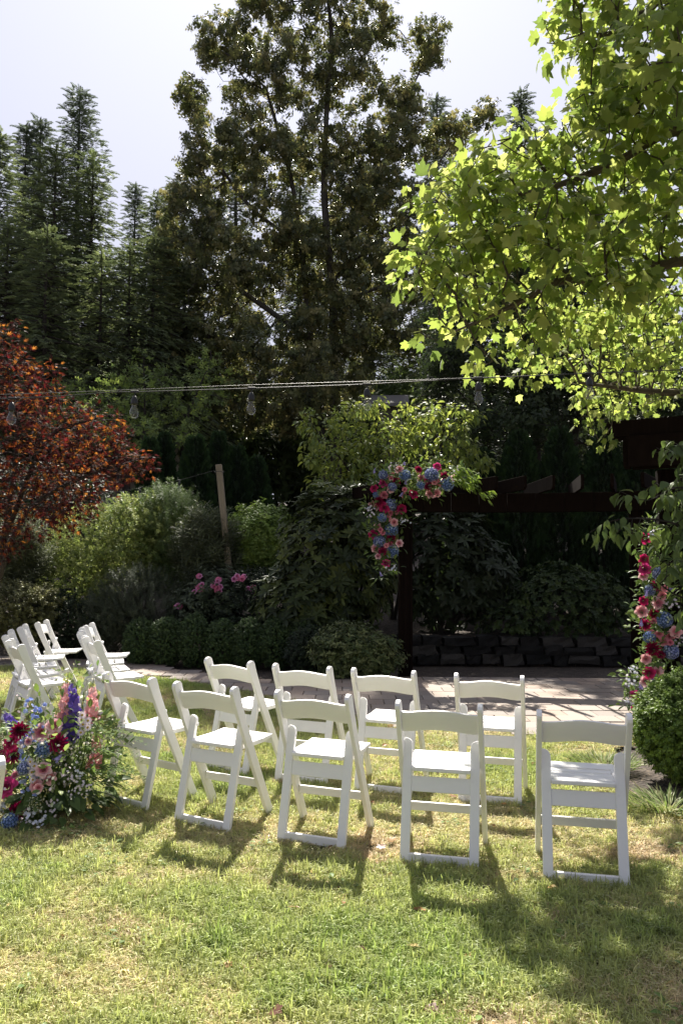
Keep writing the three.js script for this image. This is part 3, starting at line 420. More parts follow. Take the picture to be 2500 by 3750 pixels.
{
  const o = thing('flower_arrangement', 'meadow arrangement of dahlias, roses and delphiniums standing on the grass by the aisle', 'flower arrangement', [-1.72, 0, -4.9]);
  const text = 'D6,46,48 D-19,52,46 D-20,38,40 D-15,8,46 R-21,23,43 R-27,37,37 R-23,46,37 P1,33,32 P3,27,28 P-4,23,29 P-5,52,40 P3,56,32 P-1,23,19 P-27,28,24 P-18,28,21 P-11,47,16 H-2,42,46 H-12,32,37 H-15,5,43 B-14,40,43 B-8,20,37 B-11,64,37 B-8,55,27 L-11,50,21 L7,37,27 L-15,45,21 A18,61,19 A17,58,19 A22,58,19 A18,55,19 A22,54,19 A18,51,19 A-8,36,19 A-5,34,19 A-7,30,19 A-4,29,19 A-1,28,19 A-6,26,16 W13,28,21 W19,30,21 W20,24,21 W24,21,19 W19,18,19 W6,11,21 W-2,8,27 W1,6,27 W-26,8,24 W-22,11,24 W-8,6,21 Q-28,42,48 Q-1,14,37 Q-29,15,37 V8,79,16 V6,69,16 V3,64,16 V-23,64,16 V0,55,16 N18,81,16 N2,83,16 N21,51,16 N-2,65,16 ';
  const where = (x, y, r, k) => { const q = 0.5 * Math.sqrt(Math.max(0, 1 - (x / 0.46) ** 2 * 0.8)) * Math.sqrt(Math.max(0.05, 1 - (y / 0.8))); const s = 'VN'.includes(k) ? 0.1 : 0.85; return V(x, y, q * s * (0.75 + 0.3 * r()) - 0.12); };
  const a = bouquet(o, text, 31, where, (p, r) => V(p.x * 1.4 + (r() - 0.5) * 0.5, 0.5 + (r() - 0.5) * 0.5, 0.9).normalize(), 1.15);
  const r = rngOf(32), st = []; for (const p of a) if (p.y > 0.1) st.push(tube([[p.x * 0.25, 0, -0.05], [p.x * 0.7, p.y * 0.5, p.z * 0.5 - 0.06], [p.x, p.y - 0.01, p.z - 0.02]], 0.003, 0.002, 4));
  for (let i = 0; i < 90; i++) { const an = r() * 6.28, q = 0.1 + 0.32 * r(), h = 0.25 + 0.4 * r() * (1 - q); st.push(tube([[0.05 * Math.cos(an), 0, -0.08 + 0.05 * Math.sin(an)], [q * 0.5 * Math.cos(an), h * 0.7, q * 0.5 * Math.sin(an) - 0.06], [q * Math.cos(an), h, q * Math.sin(an) - 0.06]], 0.0025, 0.0015, 4)); a.push(V(q * Math.cos(an), h, q * Math.sin(an) - 0.06), V(q * 0.5 * Math.cos(an), h * 0.7, q * 0.5 * Math.sin(an) - 0.06)); }
  part('stems', join(st), M.stem, o).userData.kind = 'stuff';
  leaves(o, greenery(o, a, 33, 1900, 0.042, 0.075), { geos: [GEO.small, GEO.lance], colors: [C(0.18, 0.26, 0.05), C(0.12, 0.19, 0.045), C(0.25, 0.32, 0.09), C(0.09, 0.15, 0.04)], through: 0.55, seed: 6 });
  const big = []; for (let i = 0; i < 150; i++) { const an = r() * 6.28, q = 0.1 + 0.24 * r(), p = V(-1.74 + q * Math.cos(an) * 1.1, 0.03 + 0.24 * r() * (1.2 - q * 1.6), -4.96 + q * Math.sin(an)); big.push(leafM(p, V(Math.cos(an), 0.2 - 0.5 * r(), Math.sin(an)), V(0, 1, 0).addScaledVector(sphereDir(r), 0.5), 0.075 + 0.055 * r())); }
  leaves(o, big, { geo: GEO.ovate, colors: [C(0.05, 0.09, 0.025), C(0.08, 0.13, 0.03)], parts: 100, seed: 7 });
  const fern = []; for (let i = 0; i < 34; i++) { const s = i % 3 ? 1 : -1, p0 = V(-1.72 + s * (0.2 + 0.1 * r()), 0.12 + 0.42 * r(), -4.9 + (r() - 0.5) * 0.4), d = V(s, 0.25 * (r() - 0.3), (r() - 0.5) * 0.6).normalize(); for (let k = 0; k < 9; k++) for (const e of [-1, 1]) fern.push(leafM(p0.clone().addScaledVector(d, 0.03 * k).add(V(0, -0.0012 * k * k, 0)), d.clone().add(V(0, 0.5 * e, 0.5 * e)), V(0, 1, 0.3), 0.05 - 0.003 * k)); }
  leaves(o, fern, { geo: GEO.lance, colors: [C(0.16, 0.26, 0.04), C(0.1, 0.18, 0.035)], through: 0.5, seed: 8 });
  const wht = []; for (let i = 0; i < 950; i++) { const p = a[Math.floor(r() * a.length)].clone().add(sphereDir(r).multiplyScalar(0.08)).add(o.position); p.z -= 0.05; if (p.y > 0.05) wht.push(leafM(p, sphereDir(r), V(0, 1, 1).addScaledVector(sphereDir(r), 0.6), 0.016 + 0.012 * r())); }
  leaves(o, wht, { geo: GEO.small, colors: [C(0.7, 0.66, 0.55), C(0.75, 0.62, 0.66), C(0.5, 0.55, 0.3)], through: 0.35, mass: 'filler_blossom', seed: 9 });
}

// ---------------------------------------------------------------- lights on the wires
function bulbGeo() { return [new THREE.LatheGeometry([[0.0001, -0.083], [0.012, -0.081], [0.022, -0.07], [0.0265, -0.055], [0.024, -0.038], [0.016, -0.018], [0.0125, -0.004], [0.012, 0]].map((p) => new THREE.Vector2(...p)), 16), new THREE.LatheGeometry([[0.0001, 0.052], [0.009, 0.05], [0.013, 0.04], [0.019, 0.03], [0.0195, 0.006], [0.017, -0.004], [0.0001, -0.004]].map((p) => new THREE.Vector2(...p)), 14), tube([[-0.006, -0.02, 0], [-0.009, -0.055, 0.003], [0, -0.062, -0.003], [0.009, -0.055, 0.003], [0.006, -0.02, 0]], 0.0005, 0.0005, 4)]; }
const BULB = bulbGeo();
function lightString(label, support, cord, at, drop, scale) {
  const o = thing('string_lights', label, 'string lights', [0, 0, 0]);
  if (support) part('support_cable', tube(support, 0.0013, 0.0013, 6, 60), M.cable, o);
  const c = new THREE.CatmullRomCurve3(cord.map((p) => V(...p))); part('cord', tube(cord, 0.003 * scale, 0.003 * scale, 6, 80), M.cord, o);
  for (const t of at) { const p = c.getPointAt(t), s = part('socket', join([BULB[1].clone().translate(0, -drop, 0), tube([[0, -drop + 0.05, 0], [0.002, -drop * 0.5 + 0.02, 0], [0, 0, 0]], 0.0032, 0.0032, 5), box(0.05, 0.014, 0.014, 0, 0, 0, 0.004)]), M.cord, o); s.position.copy(p); s.scale.setScalar(scale); part('bulb', BULB[0], M.bulb, s).position.y = -drop; part('filament', BULB[2], M.cable, s).position.y = -drop; }
}
lightString('string of clear glass bulbs on black cord hanging across the lawn above the chairs', [[-3.2, 2.36, -4.15], [-1.78, 2.39, -4.1], [-0.42, 2.45, -4.1], [0.4, 2.48, -4.1], [1.78, 2.54, -4.1], [3.4, 2.62, -4.1]], [[-3.2, 2.3, -4.13], [-1.78, 2.367, -4.1], [-1.44, 2.385, -4.1], [-1.19, 2.406, -4.1], [-1.08, 2.408, -4.1], [-0.47, 2.43, -4.1], [0.13, 2.455, -4.1], [0.4, 2.472, -4.1], [0.71, 2.49, -4.1], [1.78, 2.54, -4.1], [3.4, 2.6, -4.1]], [0.225, 0.3215, 0.4135, 0.5045, 0.5925, 0.68], 0.075, 0.88);
lightString('far string of small bulbs running from the leaning wooden post into the red maple', null, [[-2.07, 3.03, -13], [-2.93, 2.83, -13.2], [-4.81, 2.6, -13.5], [-7, 2.7, -13.8]], [0.13, 0.27, 0.62], 0.07, 1.1);
{
  const o = thing('wooden_post', 'weathered leaning wooden post holding wires among the shrubs', 'post', [-1.7, 0.3, -13.0]);
  const p = part('timber', box(0.1, 2.84, 0.09, 0, 1.42, 0, 0.012), M.pole, o); p.rotation.z = 0.112;
  const w = part('wire_wrap', new THREE.TorusGeometry(0.085, 0.004, 5, 16).rotateX(Math.PI / 2), M.cord, o); w.position.set(-0.305, 2.7, 0);
}

// ---------------------------------------------------------------- rounded shrubs and other garden plants
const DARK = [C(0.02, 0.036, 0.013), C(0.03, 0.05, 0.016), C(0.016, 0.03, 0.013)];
const BOXW = [C(0.055, 0.1, 0.018), C(0.085, 0.135, 0.022), C(0.04, 0.08, 0.018)];
function shrub(name, label, cat, [x, y, z], blobs, { n = 2500, geos = SPRIG.small, size = 0.09, colors = BOXW, amp = 0.15, freq = 5, up = 0.5, group, parts = 0, leaf = 'leaf', through = 0.4, coat = 0.25, seed = 1, shell = 0.55, droop = 0, stems = 14 }) {
  const o = thing(name, label, cat, [x, y, z], group), r = rngOf(seed), list = [], st = [];
  const total = blobs.reduce((s, b) => s + b[3] * b[4] + b[3] * b[5], 0);
  for (const [bx, by, bz, rx, ry, rz] of blobs) {
    const m = Math.round(n * (rx * ry + rx * rz) / total);
    for (let i = 0; i < m; i++) {
      const d = sphereDir(r); if (d.z < -0.4 && r() < 0.6) { i--; continue; }
      const k = (shell + (1 - shell) * Math.sqrt(r())) * (1 + amp * 2 * fbm(d.x * freq * 0.5 + bx * 3, d.y * freq * 0.5 + seed, d.z * freq * 0.5, 3));
      const p = V(bx + d.x * rx * k, by + d.y * ry * k, bz + d.z * rz * k); if (p.y < y + 0.02) continue;
      list.push(leafM(p, V(d.x, d.y * 0.8 + up - droop, d.z).addScaledVector(sphereDir(r), 0.45), V(0, 1, 0).addScaledVector(d, 0.4).addScaledVector(sphereDir(r), 0.5), size * (0.7 + 0.6 * r())));
    }
    for (let i = 0; i < stems; i++) { const d = sphereDir(r); d.y = Math.abs(d.y); st.push(tube([[(r() - 0.5) * 0.15, 0, (r() - 0.5) * 0.15], [(bx - x) * 0.6 + d.x * rx * 0.4, (by - y) * 0.6 + d.y * ry * 0.2, (bz - z) * 0.6 + d.z * rz * 0.4], [bx - x + d.x * rx * 0.85, by - y + d.y * ry * 0.85, bz - z + d.z * rz * 0.85]], 0.012, 0.004, 4)); }
  }
  if (st.length) part('stem', join(st), M.barkDark, o);
  leaves(o, list, { geos, colors, parts, name: leaf, through, coat, seed });
  return o;
}
shrub('boxwood', 'clipped round boxwood bush at the right edge of the lawn', 'shrub', [2.45, 0, -5.75], [[2.58, 0.36, -5.75, 0.44, 0.38, 0.45]], { n: 6000, size: 0.06, amp: 0.12, colors: [C(0.11, 0.18, 0.022), C(0.16, 0.24, 0.03), C(0.08, 0.14, 0.02), C(0.13, 0.2, 0.025)], seed: 2, shell: 0.7, freq: 7, parts: 120, leaf: 'sprig' });
['leftmost', 'second from the left', 'third from the left', 'middle', 'third from the right', 'second from the right', 'rightmost'].forEach((w, i) => {
  const x = -2.98 + i * 0.412, z = -11.98 + i * 0.075;
  shrub('boxwood', 'small round boxwood ball behind the path, ' + w + ' in the hedge of seven', 'shrub', [x, 0, z], [[x, 0.32 + 0.02 * (i % 3), z, 0.218 + 0.012 * (i % 2), 0.33 + 0.015 * (i % 3), 0.24]], { n: 1500, size: 0.055, amp: 0.1, seed: 20 + i, group: 'boxwood balls in the low hedge', shell: 0.7, colors: [C(0.0648, 0.115, 0.0324), C(0.0864, 0.137, 0.036), C(0.0504, 0.09, 0.0324)], stems: 5 });
});
shrub('variegated_shrub', 'low twiggy shrub with pale edged leaves beside the left pergola post', 'shrub', [0.15, 0, -10.75], [[0.1, 0.32, -10.75, 0.46, 0.33, 0.35], [0.42, 0.27, -10.7, 0.36, 0.26, 0.3]], { n: 1400, size: 0.1, geos: SPRIG.rose, amp: 0.3, colors: [C(0.105, 0.135, 0.0375), C(0.06, 0.09, 0.0263), C(0.18, 0.203, 0.075)], seed: 31, parts: 100, leaf: 'sprig' });
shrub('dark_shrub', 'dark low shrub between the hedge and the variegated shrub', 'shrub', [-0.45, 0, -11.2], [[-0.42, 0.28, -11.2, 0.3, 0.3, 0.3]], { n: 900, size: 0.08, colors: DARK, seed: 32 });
shrub('azalea', 'rounded azalea on the stone wall seen through the pergola', 'shrub', [2.75, 0.42, -12.85], [[3.53, 0.8, -12.8, 1.0, 0.68, 0.75], [4.19, 0.67, -12.7, 0.55, 0.5, 0.55], [2.72, 0.47, -12.6, 0.5, 0.4, 0.5]], { n: 1800, geos: SPRIG.azalea, size: 0.105, colors: [C(0.045, 0.075, 0.0168), C(0.06, 0.09, 0.018), C(0.03, 0.054, 0.015)], amp: 0.16, seed: 33, parts: 150, leaf: 'leaf_whorl' });
shrub('rhododendron', 'large rhododendron with long glossy leaves left of the pergola', 'shrub', [-0.1, 0.1, -12.3], [[-0.02, 1.54, -12.4, 0.95, 1.2, 0.9], [-0.55, 0.81, -12.2, 0.75, 0.75, 0.7], [0.46, 2.17, -12.6, 0.6, 0.65, 0.6]], { n: 2100, geos: SPRIG.rhodo, size: 0.135, colors: [C(0.04, 0.06, 0.014), C(0.06, 0.085, 0.018), C(0.025, 0.04, 0.012), C(0.1, 0.125, 0.025)], amp: 0.12, up: 0.6, seed: 34, parts: 280, leaf: 'leaf_whorl', coat: 0.4, stems: 30, through: 0.35 });
shrub('rhododendron', 'open dark rhododendron standing behind the left pergola post', 'shrub', [1.55, 0.1, -12.9], [[1.68, 1.55, -13, 0.85, 1.15, 0.6], [2.31, 1.27, -13, 0.5, 0.7, 0.5]], { n: 800, geos: SPRIG.rhodo, size: 0.14, colors: [C(0.024, 0.039, 0.012), C(0.033, 0.051, 0.0144)], amp: 0.2, up: 0.6, seed: 35, parts: 140, leaf: 'leaf_whorl', coat: 0.6, stems: 24, shell: 0.3 });
shrub('spirea', 'pale green sunlit spirea mound below the red maple', 'shrub', [-3.4, 0.35, -13.7], [[-3.99, 1.75, -13.7, 0.95, 0.7, 0.7], [-3.45, 1.98, -13.9, 0.8, 0.65, 0.6], [-4.4, 1.23, -13.4, 0.6, 0.55, 0.5]], { n: 3000, size: 0.11, colors: [C(0.28, 0.33, 0.085), C(0.36, 0.4, 0.13), C(0.18, 0.24, 0.06)], amp: 0.3, freq: 6, seed: 36, through: 0.5 });
shrub('feathery_shrub', 'feathery upright green shrub beside the spirea', 'shrub', [-2.5, 0.35, -13.9], [[-2.91, 1.91, -13.9, 0.55, 0.8, 0.5], [-3.17, 2.29, -14, 0.35, 0.5, 0.35]], { n: 1400, geos: SPRIG.needle, size: 0.2, colors: [C(0.09, 0.14, 0.04), C(0.13, 0.19, 0.05)], amp: 0.3, up: 1, seed: 37 });
shrub('catmint', 'grey green catmint mound behind the boxwood balls', 'shrub', [-2.6, 0.1, -12.7], [[-3.19, 0.77, -12.7, 0.72, 0.6, 0.5], [-3.64, 0.57, -12.6, 0.4, 0.4, 0.4]], { n: 1800, geos: SPRIG.needle, size: 0.15, colors: [C(0.07, 0.0875, 0.049), C(0.049, 0.0665, 0.035), C(0.098, 0.115, 0.063)], amp: 0.3, up: 0.9, seed: 38 });
shrub('euonymus', 'bright leafy shrub right of the leaning post', 'shrub', [-1.2, 0.35, -13.8], [[-1.39, 1.91, -13.8, 0.6, 0.55, 0.5]], { n: 1200, size: 0.12, geos: SPRIG.rose, colors: [C(0.16, 0.24, 0.045), C(0.22, 0.3, 0.06)], amp: 0.25, seed: 39 });
shrub('rosemary', 'upright rosemary left of the leaning post', 'shrub', [-2.15, 0.3, -13.2], [[-2.22, 1.53, -13.2, 0.42, 0.6, 0.4]], { n: 700, geos: SPRIG.needle, size: 0.36, colors: [C(0.08, 0.1, 0.044), C(0.104, 0.12, 0.048)], amp: 0.25, up: 1.8, seed: 40, shell: 0.2 });
shrub('rosemary', 'upright rosemary at the left edge below the maple', 'shrub', [-4.7, 0.3, -12.9], [[-5.3, 1.45, -12.9, 0.5, 0.55, 0.4]], { n: 700, geos: SPRIG.needle, size: 0.34, colors: [C(0.11, 0.13, 0.06), C(0.14, 0.16, 0.06)], amp: 0.25, up: 1.8, seed: 41, shell: 0.2 });
shrub('santolina', 'olive coloured bushy plant at the left edge above the chairs', 'shrub', [-4.7, 0.0, -12.2], [[-4.96, 0.72, -12.3, 0.6, 0.45, 0.45]], { n: 1500, size: 0.1, colors: [C(0.17, 0.17, 0.06), C(0.12, 0.13, 0.05)], amp: 0.35, seed: 42 });
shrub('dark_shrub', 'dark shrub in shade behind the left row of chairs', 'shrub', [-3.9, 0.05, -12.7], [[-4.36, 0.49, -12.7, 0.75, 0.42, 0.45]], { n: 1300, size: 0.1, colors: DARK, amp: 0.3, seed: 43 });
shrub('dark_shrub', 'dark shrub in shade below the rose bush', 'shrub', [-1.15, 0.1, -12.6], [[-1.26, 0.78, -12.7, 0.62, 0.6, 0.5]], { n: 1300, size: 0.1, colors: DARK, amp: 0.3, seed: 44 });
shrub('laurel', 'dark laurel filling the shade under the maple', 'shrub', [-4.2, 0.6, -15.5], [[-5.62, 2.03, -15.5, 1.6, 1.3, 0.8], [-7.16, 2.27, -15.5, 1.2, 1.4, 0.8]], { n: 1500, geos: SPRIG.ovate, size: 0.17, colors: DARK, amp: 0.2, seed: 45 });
{ // rose bush with pink blooms
  const o = shrub('rose_bush', 'rose bush with clusters of pink blooms behind the hedge', 'rose bush', [-1.95, 0.1, -12.75], [[-2.03, 0.98, -12.75, 0.5, 0.4, 0.4], [-2.35, 0.78, -12.6, 0.3, 0.35, 0.3]], { n: 900, geos: SPRIG.rose, size: 0.12, colors: [C(0.048, 0.068, 0.032), C(0.072, 0.096, 0.048)], amp: 0.3, seed: 46, shell: 0.3, coat: 0.5 });
  const r = rngOf(9); for (const [x, y] of [[-2.17, 1.28], [-1.9, 1.27], [-2.18, 1.16], [-1.99, 1.18], [-1.88, 1.12], [-1.63, 1.28], [-1.51, 1.27], [-2.5, 0.87], [-1.4, 1.11], [-2.23, 1.11]]) { for (let k = 0; k < 4; k++) { const m = part('rose', FLOWER[k % 2 ? 'P' : 'S'][1][k % 2], FLOWERPINK, o); m.position.set(x + 1.95 + (r() - 0.5) * 0.1, y - 0.1 + (r() - 0.5) * 0.08, 0.42 + (r() - 0.5) * 0.12); m.quaternion.setFromUnitVectors(V(0, 0, 1), V((r() - 0.5), 0.5 * r(), 1).normalize()); m.scale.setScalar(0.03 + 0.012 * r()); } }
}
// grass tufts at the edge of the bed
for (const [x, z, w] of [[1.98, -6.1, 'pale grassy tuft between the rightmost chair and the brick terrace'], [2.06, -5.1, 'darker grassy tuft beside the foot of the boxwood']]) {
  const o = thing('grass_tuft', w, 'grass tuft', [x, 0, z]), r = rngOf(Math.round(x * 100)), list = [];
  for (let i = 0; i < 420; i++) { const a = r() * 6.28, q = 0.16 * Math.sqrt(r()); list.push(leafM(V(x + Math.cos(a) * q * 1.4, 0, z + Math.sin(a) * q), V(Math.cos(a) * (0.5 + r()), 0.9, Math.sin(a) * (0.5 + r())), V(0, 1, 0).addScaledVector(sphereDir(r), 0.4), 0.1 + 0.08 * r(), 0.07)); }
  leaves(o, list, { geo: GEO.narrow, colors: [C(0.14, 0.22, 0.04), C(0.2, 0.27, 0.07), C(0.3, 0.3, 0.14)], mass: 'blades', seed: 3 });
}

// ---------------------------------------------------------------- arborvitae
function thuja(x, z, top, rad, label, group, seed, n = 2600) {
  const y0 = groundY(x, z) - 0.05, o = thing('arborvitae', label, 'arborvitae', [x, y0, z], group), r = rngOf(seed), H = top - y0, list = [];
  part('trunk', tube([[0, 0, 0], [0.02, H * 0.5, 0], [0, H * 0.92, 0]], 0.07, 0.01, 6), M.barkDark, o);
  for (let i = 0; i < n; i++) { const t = Math.pow(r(), 0.8), a = r() * 6.283; if (Math.sin(a) < -0.5 && r() < 0.6) continue; const prof = rad * Math.pow(1 - t, 0.62) * (0.85 + 0.3 * fbm(Math.cos(a) * 2 + seed, t * H * 1.6, Math.sin(a) * 2, 3)) * (0.62 + 0.38 * Math.sqrt(r())) * Math.min(1, 0.6 + t * 3), d = V(Math.cos(a), 0, Math.sin(a)); list.push(leafM(V(x + d.x * prof, y0 + 0.02 + t * H * 0.97, z + d.z * prof), V(d.x * 0.55, 1, d.z * 0.55).addScaledVector(sphereDir(r), 0.35), d.clone().cross(V(0, 1, 0)).addScaledVector(sphereDir(r), 0.5), (0.2 + 0.14 * r()) * (1 - 0.35 * t))); }
  leaves(o, list, { geos: THUJA, colors: [C(0.026, 0.055, 0.015), C(0.04, 0.075, 0.02), C(0.02, 0.042, 0.014)], seed, through: 0.3, coat: 0.1 });
}
[[-4.12, 4.13, -17, 0.5, 'behind the tip of the red maple'], [-3.92, 4.32, -17.5, 0.5, 'second of its row, right of the maple tip'], [-3.04, 4.11, -16.5, 0.65, 'broadest of its row, left of the leaning post'], [-2.64, 4.27, -17, 0.5, 'pointed, standing directly behind the leaning post'], [-2.27, 4, -17.2, 0.55, 'just right of the leaning post'], [-1.86, 3.79, -17.4, 0.55, 'rightmost and lowest of the row beside the leaning post']].forEach(([x, h, z, w, l], i) => thuja(x, z, h, w, 'dark arborvitae ' + l, 'arborvitae row left of centre', 60 + i));
[[2.61, 3.59, -14.8, 0.8, 'behind the left half of the pergola beam'], [3.24, 3.88, -14.5, 0.8, 'with rounded top, left of three above the pergola'], [4, 3.96, -14.5, 0.75, 'with sunlit twin tips, middle one above the pergola'], [4.76, 3.87, -14.4, 0.8, 'above the pergola beam, left of the entrance beam'], [5.4, 3.78, -14.3, 0.8, 'half hidden by the entrance beam'], [6.11, 3.86, -14.3, 0.8, 'at the right edge behind the entrance beam'], [2.25, 2.45, -14.9, 0.8, 'low, behind the open rhododendron']].forEach(([x, h, z, w, l], i) => thuja(x, z, h, w, 'dark arborvitae ' + l, 'arborvitae row behind the pergola', 70 + i, 3400));

// ---------------------------------------------------------------- trees
function broadleaf(name, label, cat, base, trunks, blobs, opt, leafOpt, bark) {
  const o = thing(name, label, cat, base), pts = inBlobs(blobs, opt.seed, opt.hollow ?? 0), N = grow(trunks, pts, opt), b = V(...base), r = rngOf(opt.seed + 3), list = [];
  part('trunk', limbs(N, b, opt.thick, 9, 9), bark, o); part('branches', limbs(N, b, 0, opt.thick, 5), bark, o);
  for (const n of N) { if (n.par < 0 || n.far > opt.leafFar) continue; const d = V().subVectors(n.p, N[n.par].p).normalize();
    for (let k = 0; k < opt.perNode; k++) { const s = sphereDir(r), p = n.p.clone().lerp(N[n.par].p, r()).addScaledVector(s, opt.offset * (0.3 + 0.7 * r())); if (opt.keep && !opt.keep(p)) continue; list.push(leafM(p, s.clone().addScaledVector(d, 0.9).add(V(0, -opt.hang, 0)), V(0, 1, 0).addScaledVector(sphereDir(r), opt.tumble), opt.size * (opt.far && p.z < opt.far[0] ? opt.far[1] : 1) * (0.55 + 0.75 * r()))); } }
  leaves(o, list, { seed: opt.seed, ...leafOpt });
  return o;
}
const oakLeaf = [C(0.12, 0.14, 0.045), C(0.17, 0.18, 0.055), C(0.08, 0.1, 0.036), C(0.27, 0.245, 0.09)];
broadleaf('oak_tree', 'tall spreading oak with gnarled limbs in the centre, taller than the picture', 'oak tree', [0.0, groundY(0, -41), -41],
  [[[0, 2, -41], [-0.38, 8.12, -41], [-0.49, 15.03, -41], [-0.99, 20.9, -41], [-0.9, 25.67, -41], [-0.7, 30.26, -41], [-1.67, 35.66, -41]], [[-0.4, 2, -41], [-1.49, 11.55, -41], [-2.01, 16.6, -41.5], [-2.75, 21.84, -41.5], [-4.27, 27.47, -42]], [[-0.5, 16.43, -41], [1.65, 18.11, -40.5], [3.87, 19.76, -40]], [[-0.84, 22.56, -41], [1.66, 23.76, -41], [3.39, 26.41, -41], [4.56, 28.84, -41]], [[-2.26, 18.5, -41.5], [-4.78, 20.17, -41], [-7.37, 23.72, -41]], [[-1.16, 12.71, -41], [-4.15, 14.68, -40], [-7.53, 16.94, -40]], [[-0.49, 15.03, -41], [2.97, 16.08, -40], [5.21, 17.01, -40]], [[3.87, 19.76, -40], [5.82, 23.79, -41], [8.15, 25.24, -41]]],
  [[-6.75, 29.02, -41, 1.34, 1.34, 2, 68], [-7.99, 26.11, -41, 0.94, 1.01, 2, 60], [-4.3, 30.95, -42, 2.07, 1.61, 3, 105], [-5.46, 27.71, -42, 1.38, 1.38, 3, 68], [-3.24, 27.1, -41, 1.79, 1.57, 3, 90], [-0.7, 30.51, -41, 2.02, 1.57, 3, 105], [0.02, 27.36, -41, 1.79, 1.57, 3, 90], [1.64, 30.28, -41, 1.34, 1.34, 2, 45], [4.32, 29.08, -41, 1.23, 1.01, 2, 68], [2.81, 26.05, -41, 1.23, 1.12, 2, 68], [3.04, 23.77, -41, 1.34, 1.34, 2, 75], [-7.11, 22.29, -41, 1.57, 1.79, 3, 105], [-4.58, 22.78, -41, 2.24, 2.02, 3, 142], [-2.04, 23.51, -41, 1.79, 1.79, 3, 90], [0.73, 22.81, -41, 2.02, 1.79, 3, 105], [2.3, 19.98, -40, 1.97, 1.53, 3, 105], [5.82, 24.03, -41, 1.23, 0.78, 2, 38], [7.45, 25.23, -41, 0.78, 0.63, 1.5, 33], [-7.56, 18.77, -40, 1.86, 1.75, 3, 135], [-8.64, 16.25, -40, 0.98, 1.75, 3, 82], [-5.95, 15.81, -40, 2.62, 2.4, 4, 195], [-2.45, 17.35, -41, 2.02, 2.24, 3, 120], [0.3, 16.9, -41, 2.47, 2.24, 3, 135], [3.2, 16.54, -40, 1.97, 1.75, 3, 112], [-7.46, 12.4, -40, 2.19, 1.75, 4, 135], [-4.12, 11.74, -40, 3.06, 2.19, 4, 195], [-0.58, 11.56, -41, 2.69, 2.24, 4, 135], [2.31, 13.36, -40, 2.19, 1.53, 3, 112], [-5.86, 9.49, -40, 2.62, 1.31, 3, 90], [-2.76, 9.06, -40, 2.62, 1.31, 3, 90], [-3.31, 19.26, -40, 1.75, 1.53, 3, 50], [1.44, 18.78, -41, 1.34, 1.57, 3, 35], [-1.03, 13.34, -40, 2.4, 1.75, 3, 80], [1.19, 14.26, -40, 1.97, 1.75, 3, 60], [-1.84, 9.97, -39, 2.77, 1.71, 3, 110], [-1.84, 9.97, -39, 2.77, 1.71, 3, 110], [-1.09, 17.55, -41.5, 2.04, 1.81, 3, 70], [0.29, 20.66, -41.5, 1.59, 1.59, 3, 50], [-2.12, 33.19, -41, 2.69, 1.34, 2.5, 80], [-2.39, 37.27, -41, 1.57, 1.34, 2, 110]],
  { seed: 101, step: 0.45, reach: 2.5, kill: 0.47, wiggle: 0.55, tip: 0.014, thick: 0.09, leafFar: 2, perNode: 11, offset: 0.42, hang: 0.15, tumble: 0.8, size: 0.38 }, { geos: SPRIG.oak, colors: oakLeaf, through: 0.5, coat: 0.6, rough: 0.3 }, M.bark);
const planeLeaf = [C(0.38, 0.45, 0.09), C(0.32, 0.41, 0.08), C(0.48, 0.52, 0.15), C(0.22, 0.3, 0.06), C(0.16, 0.23, 0.05)];
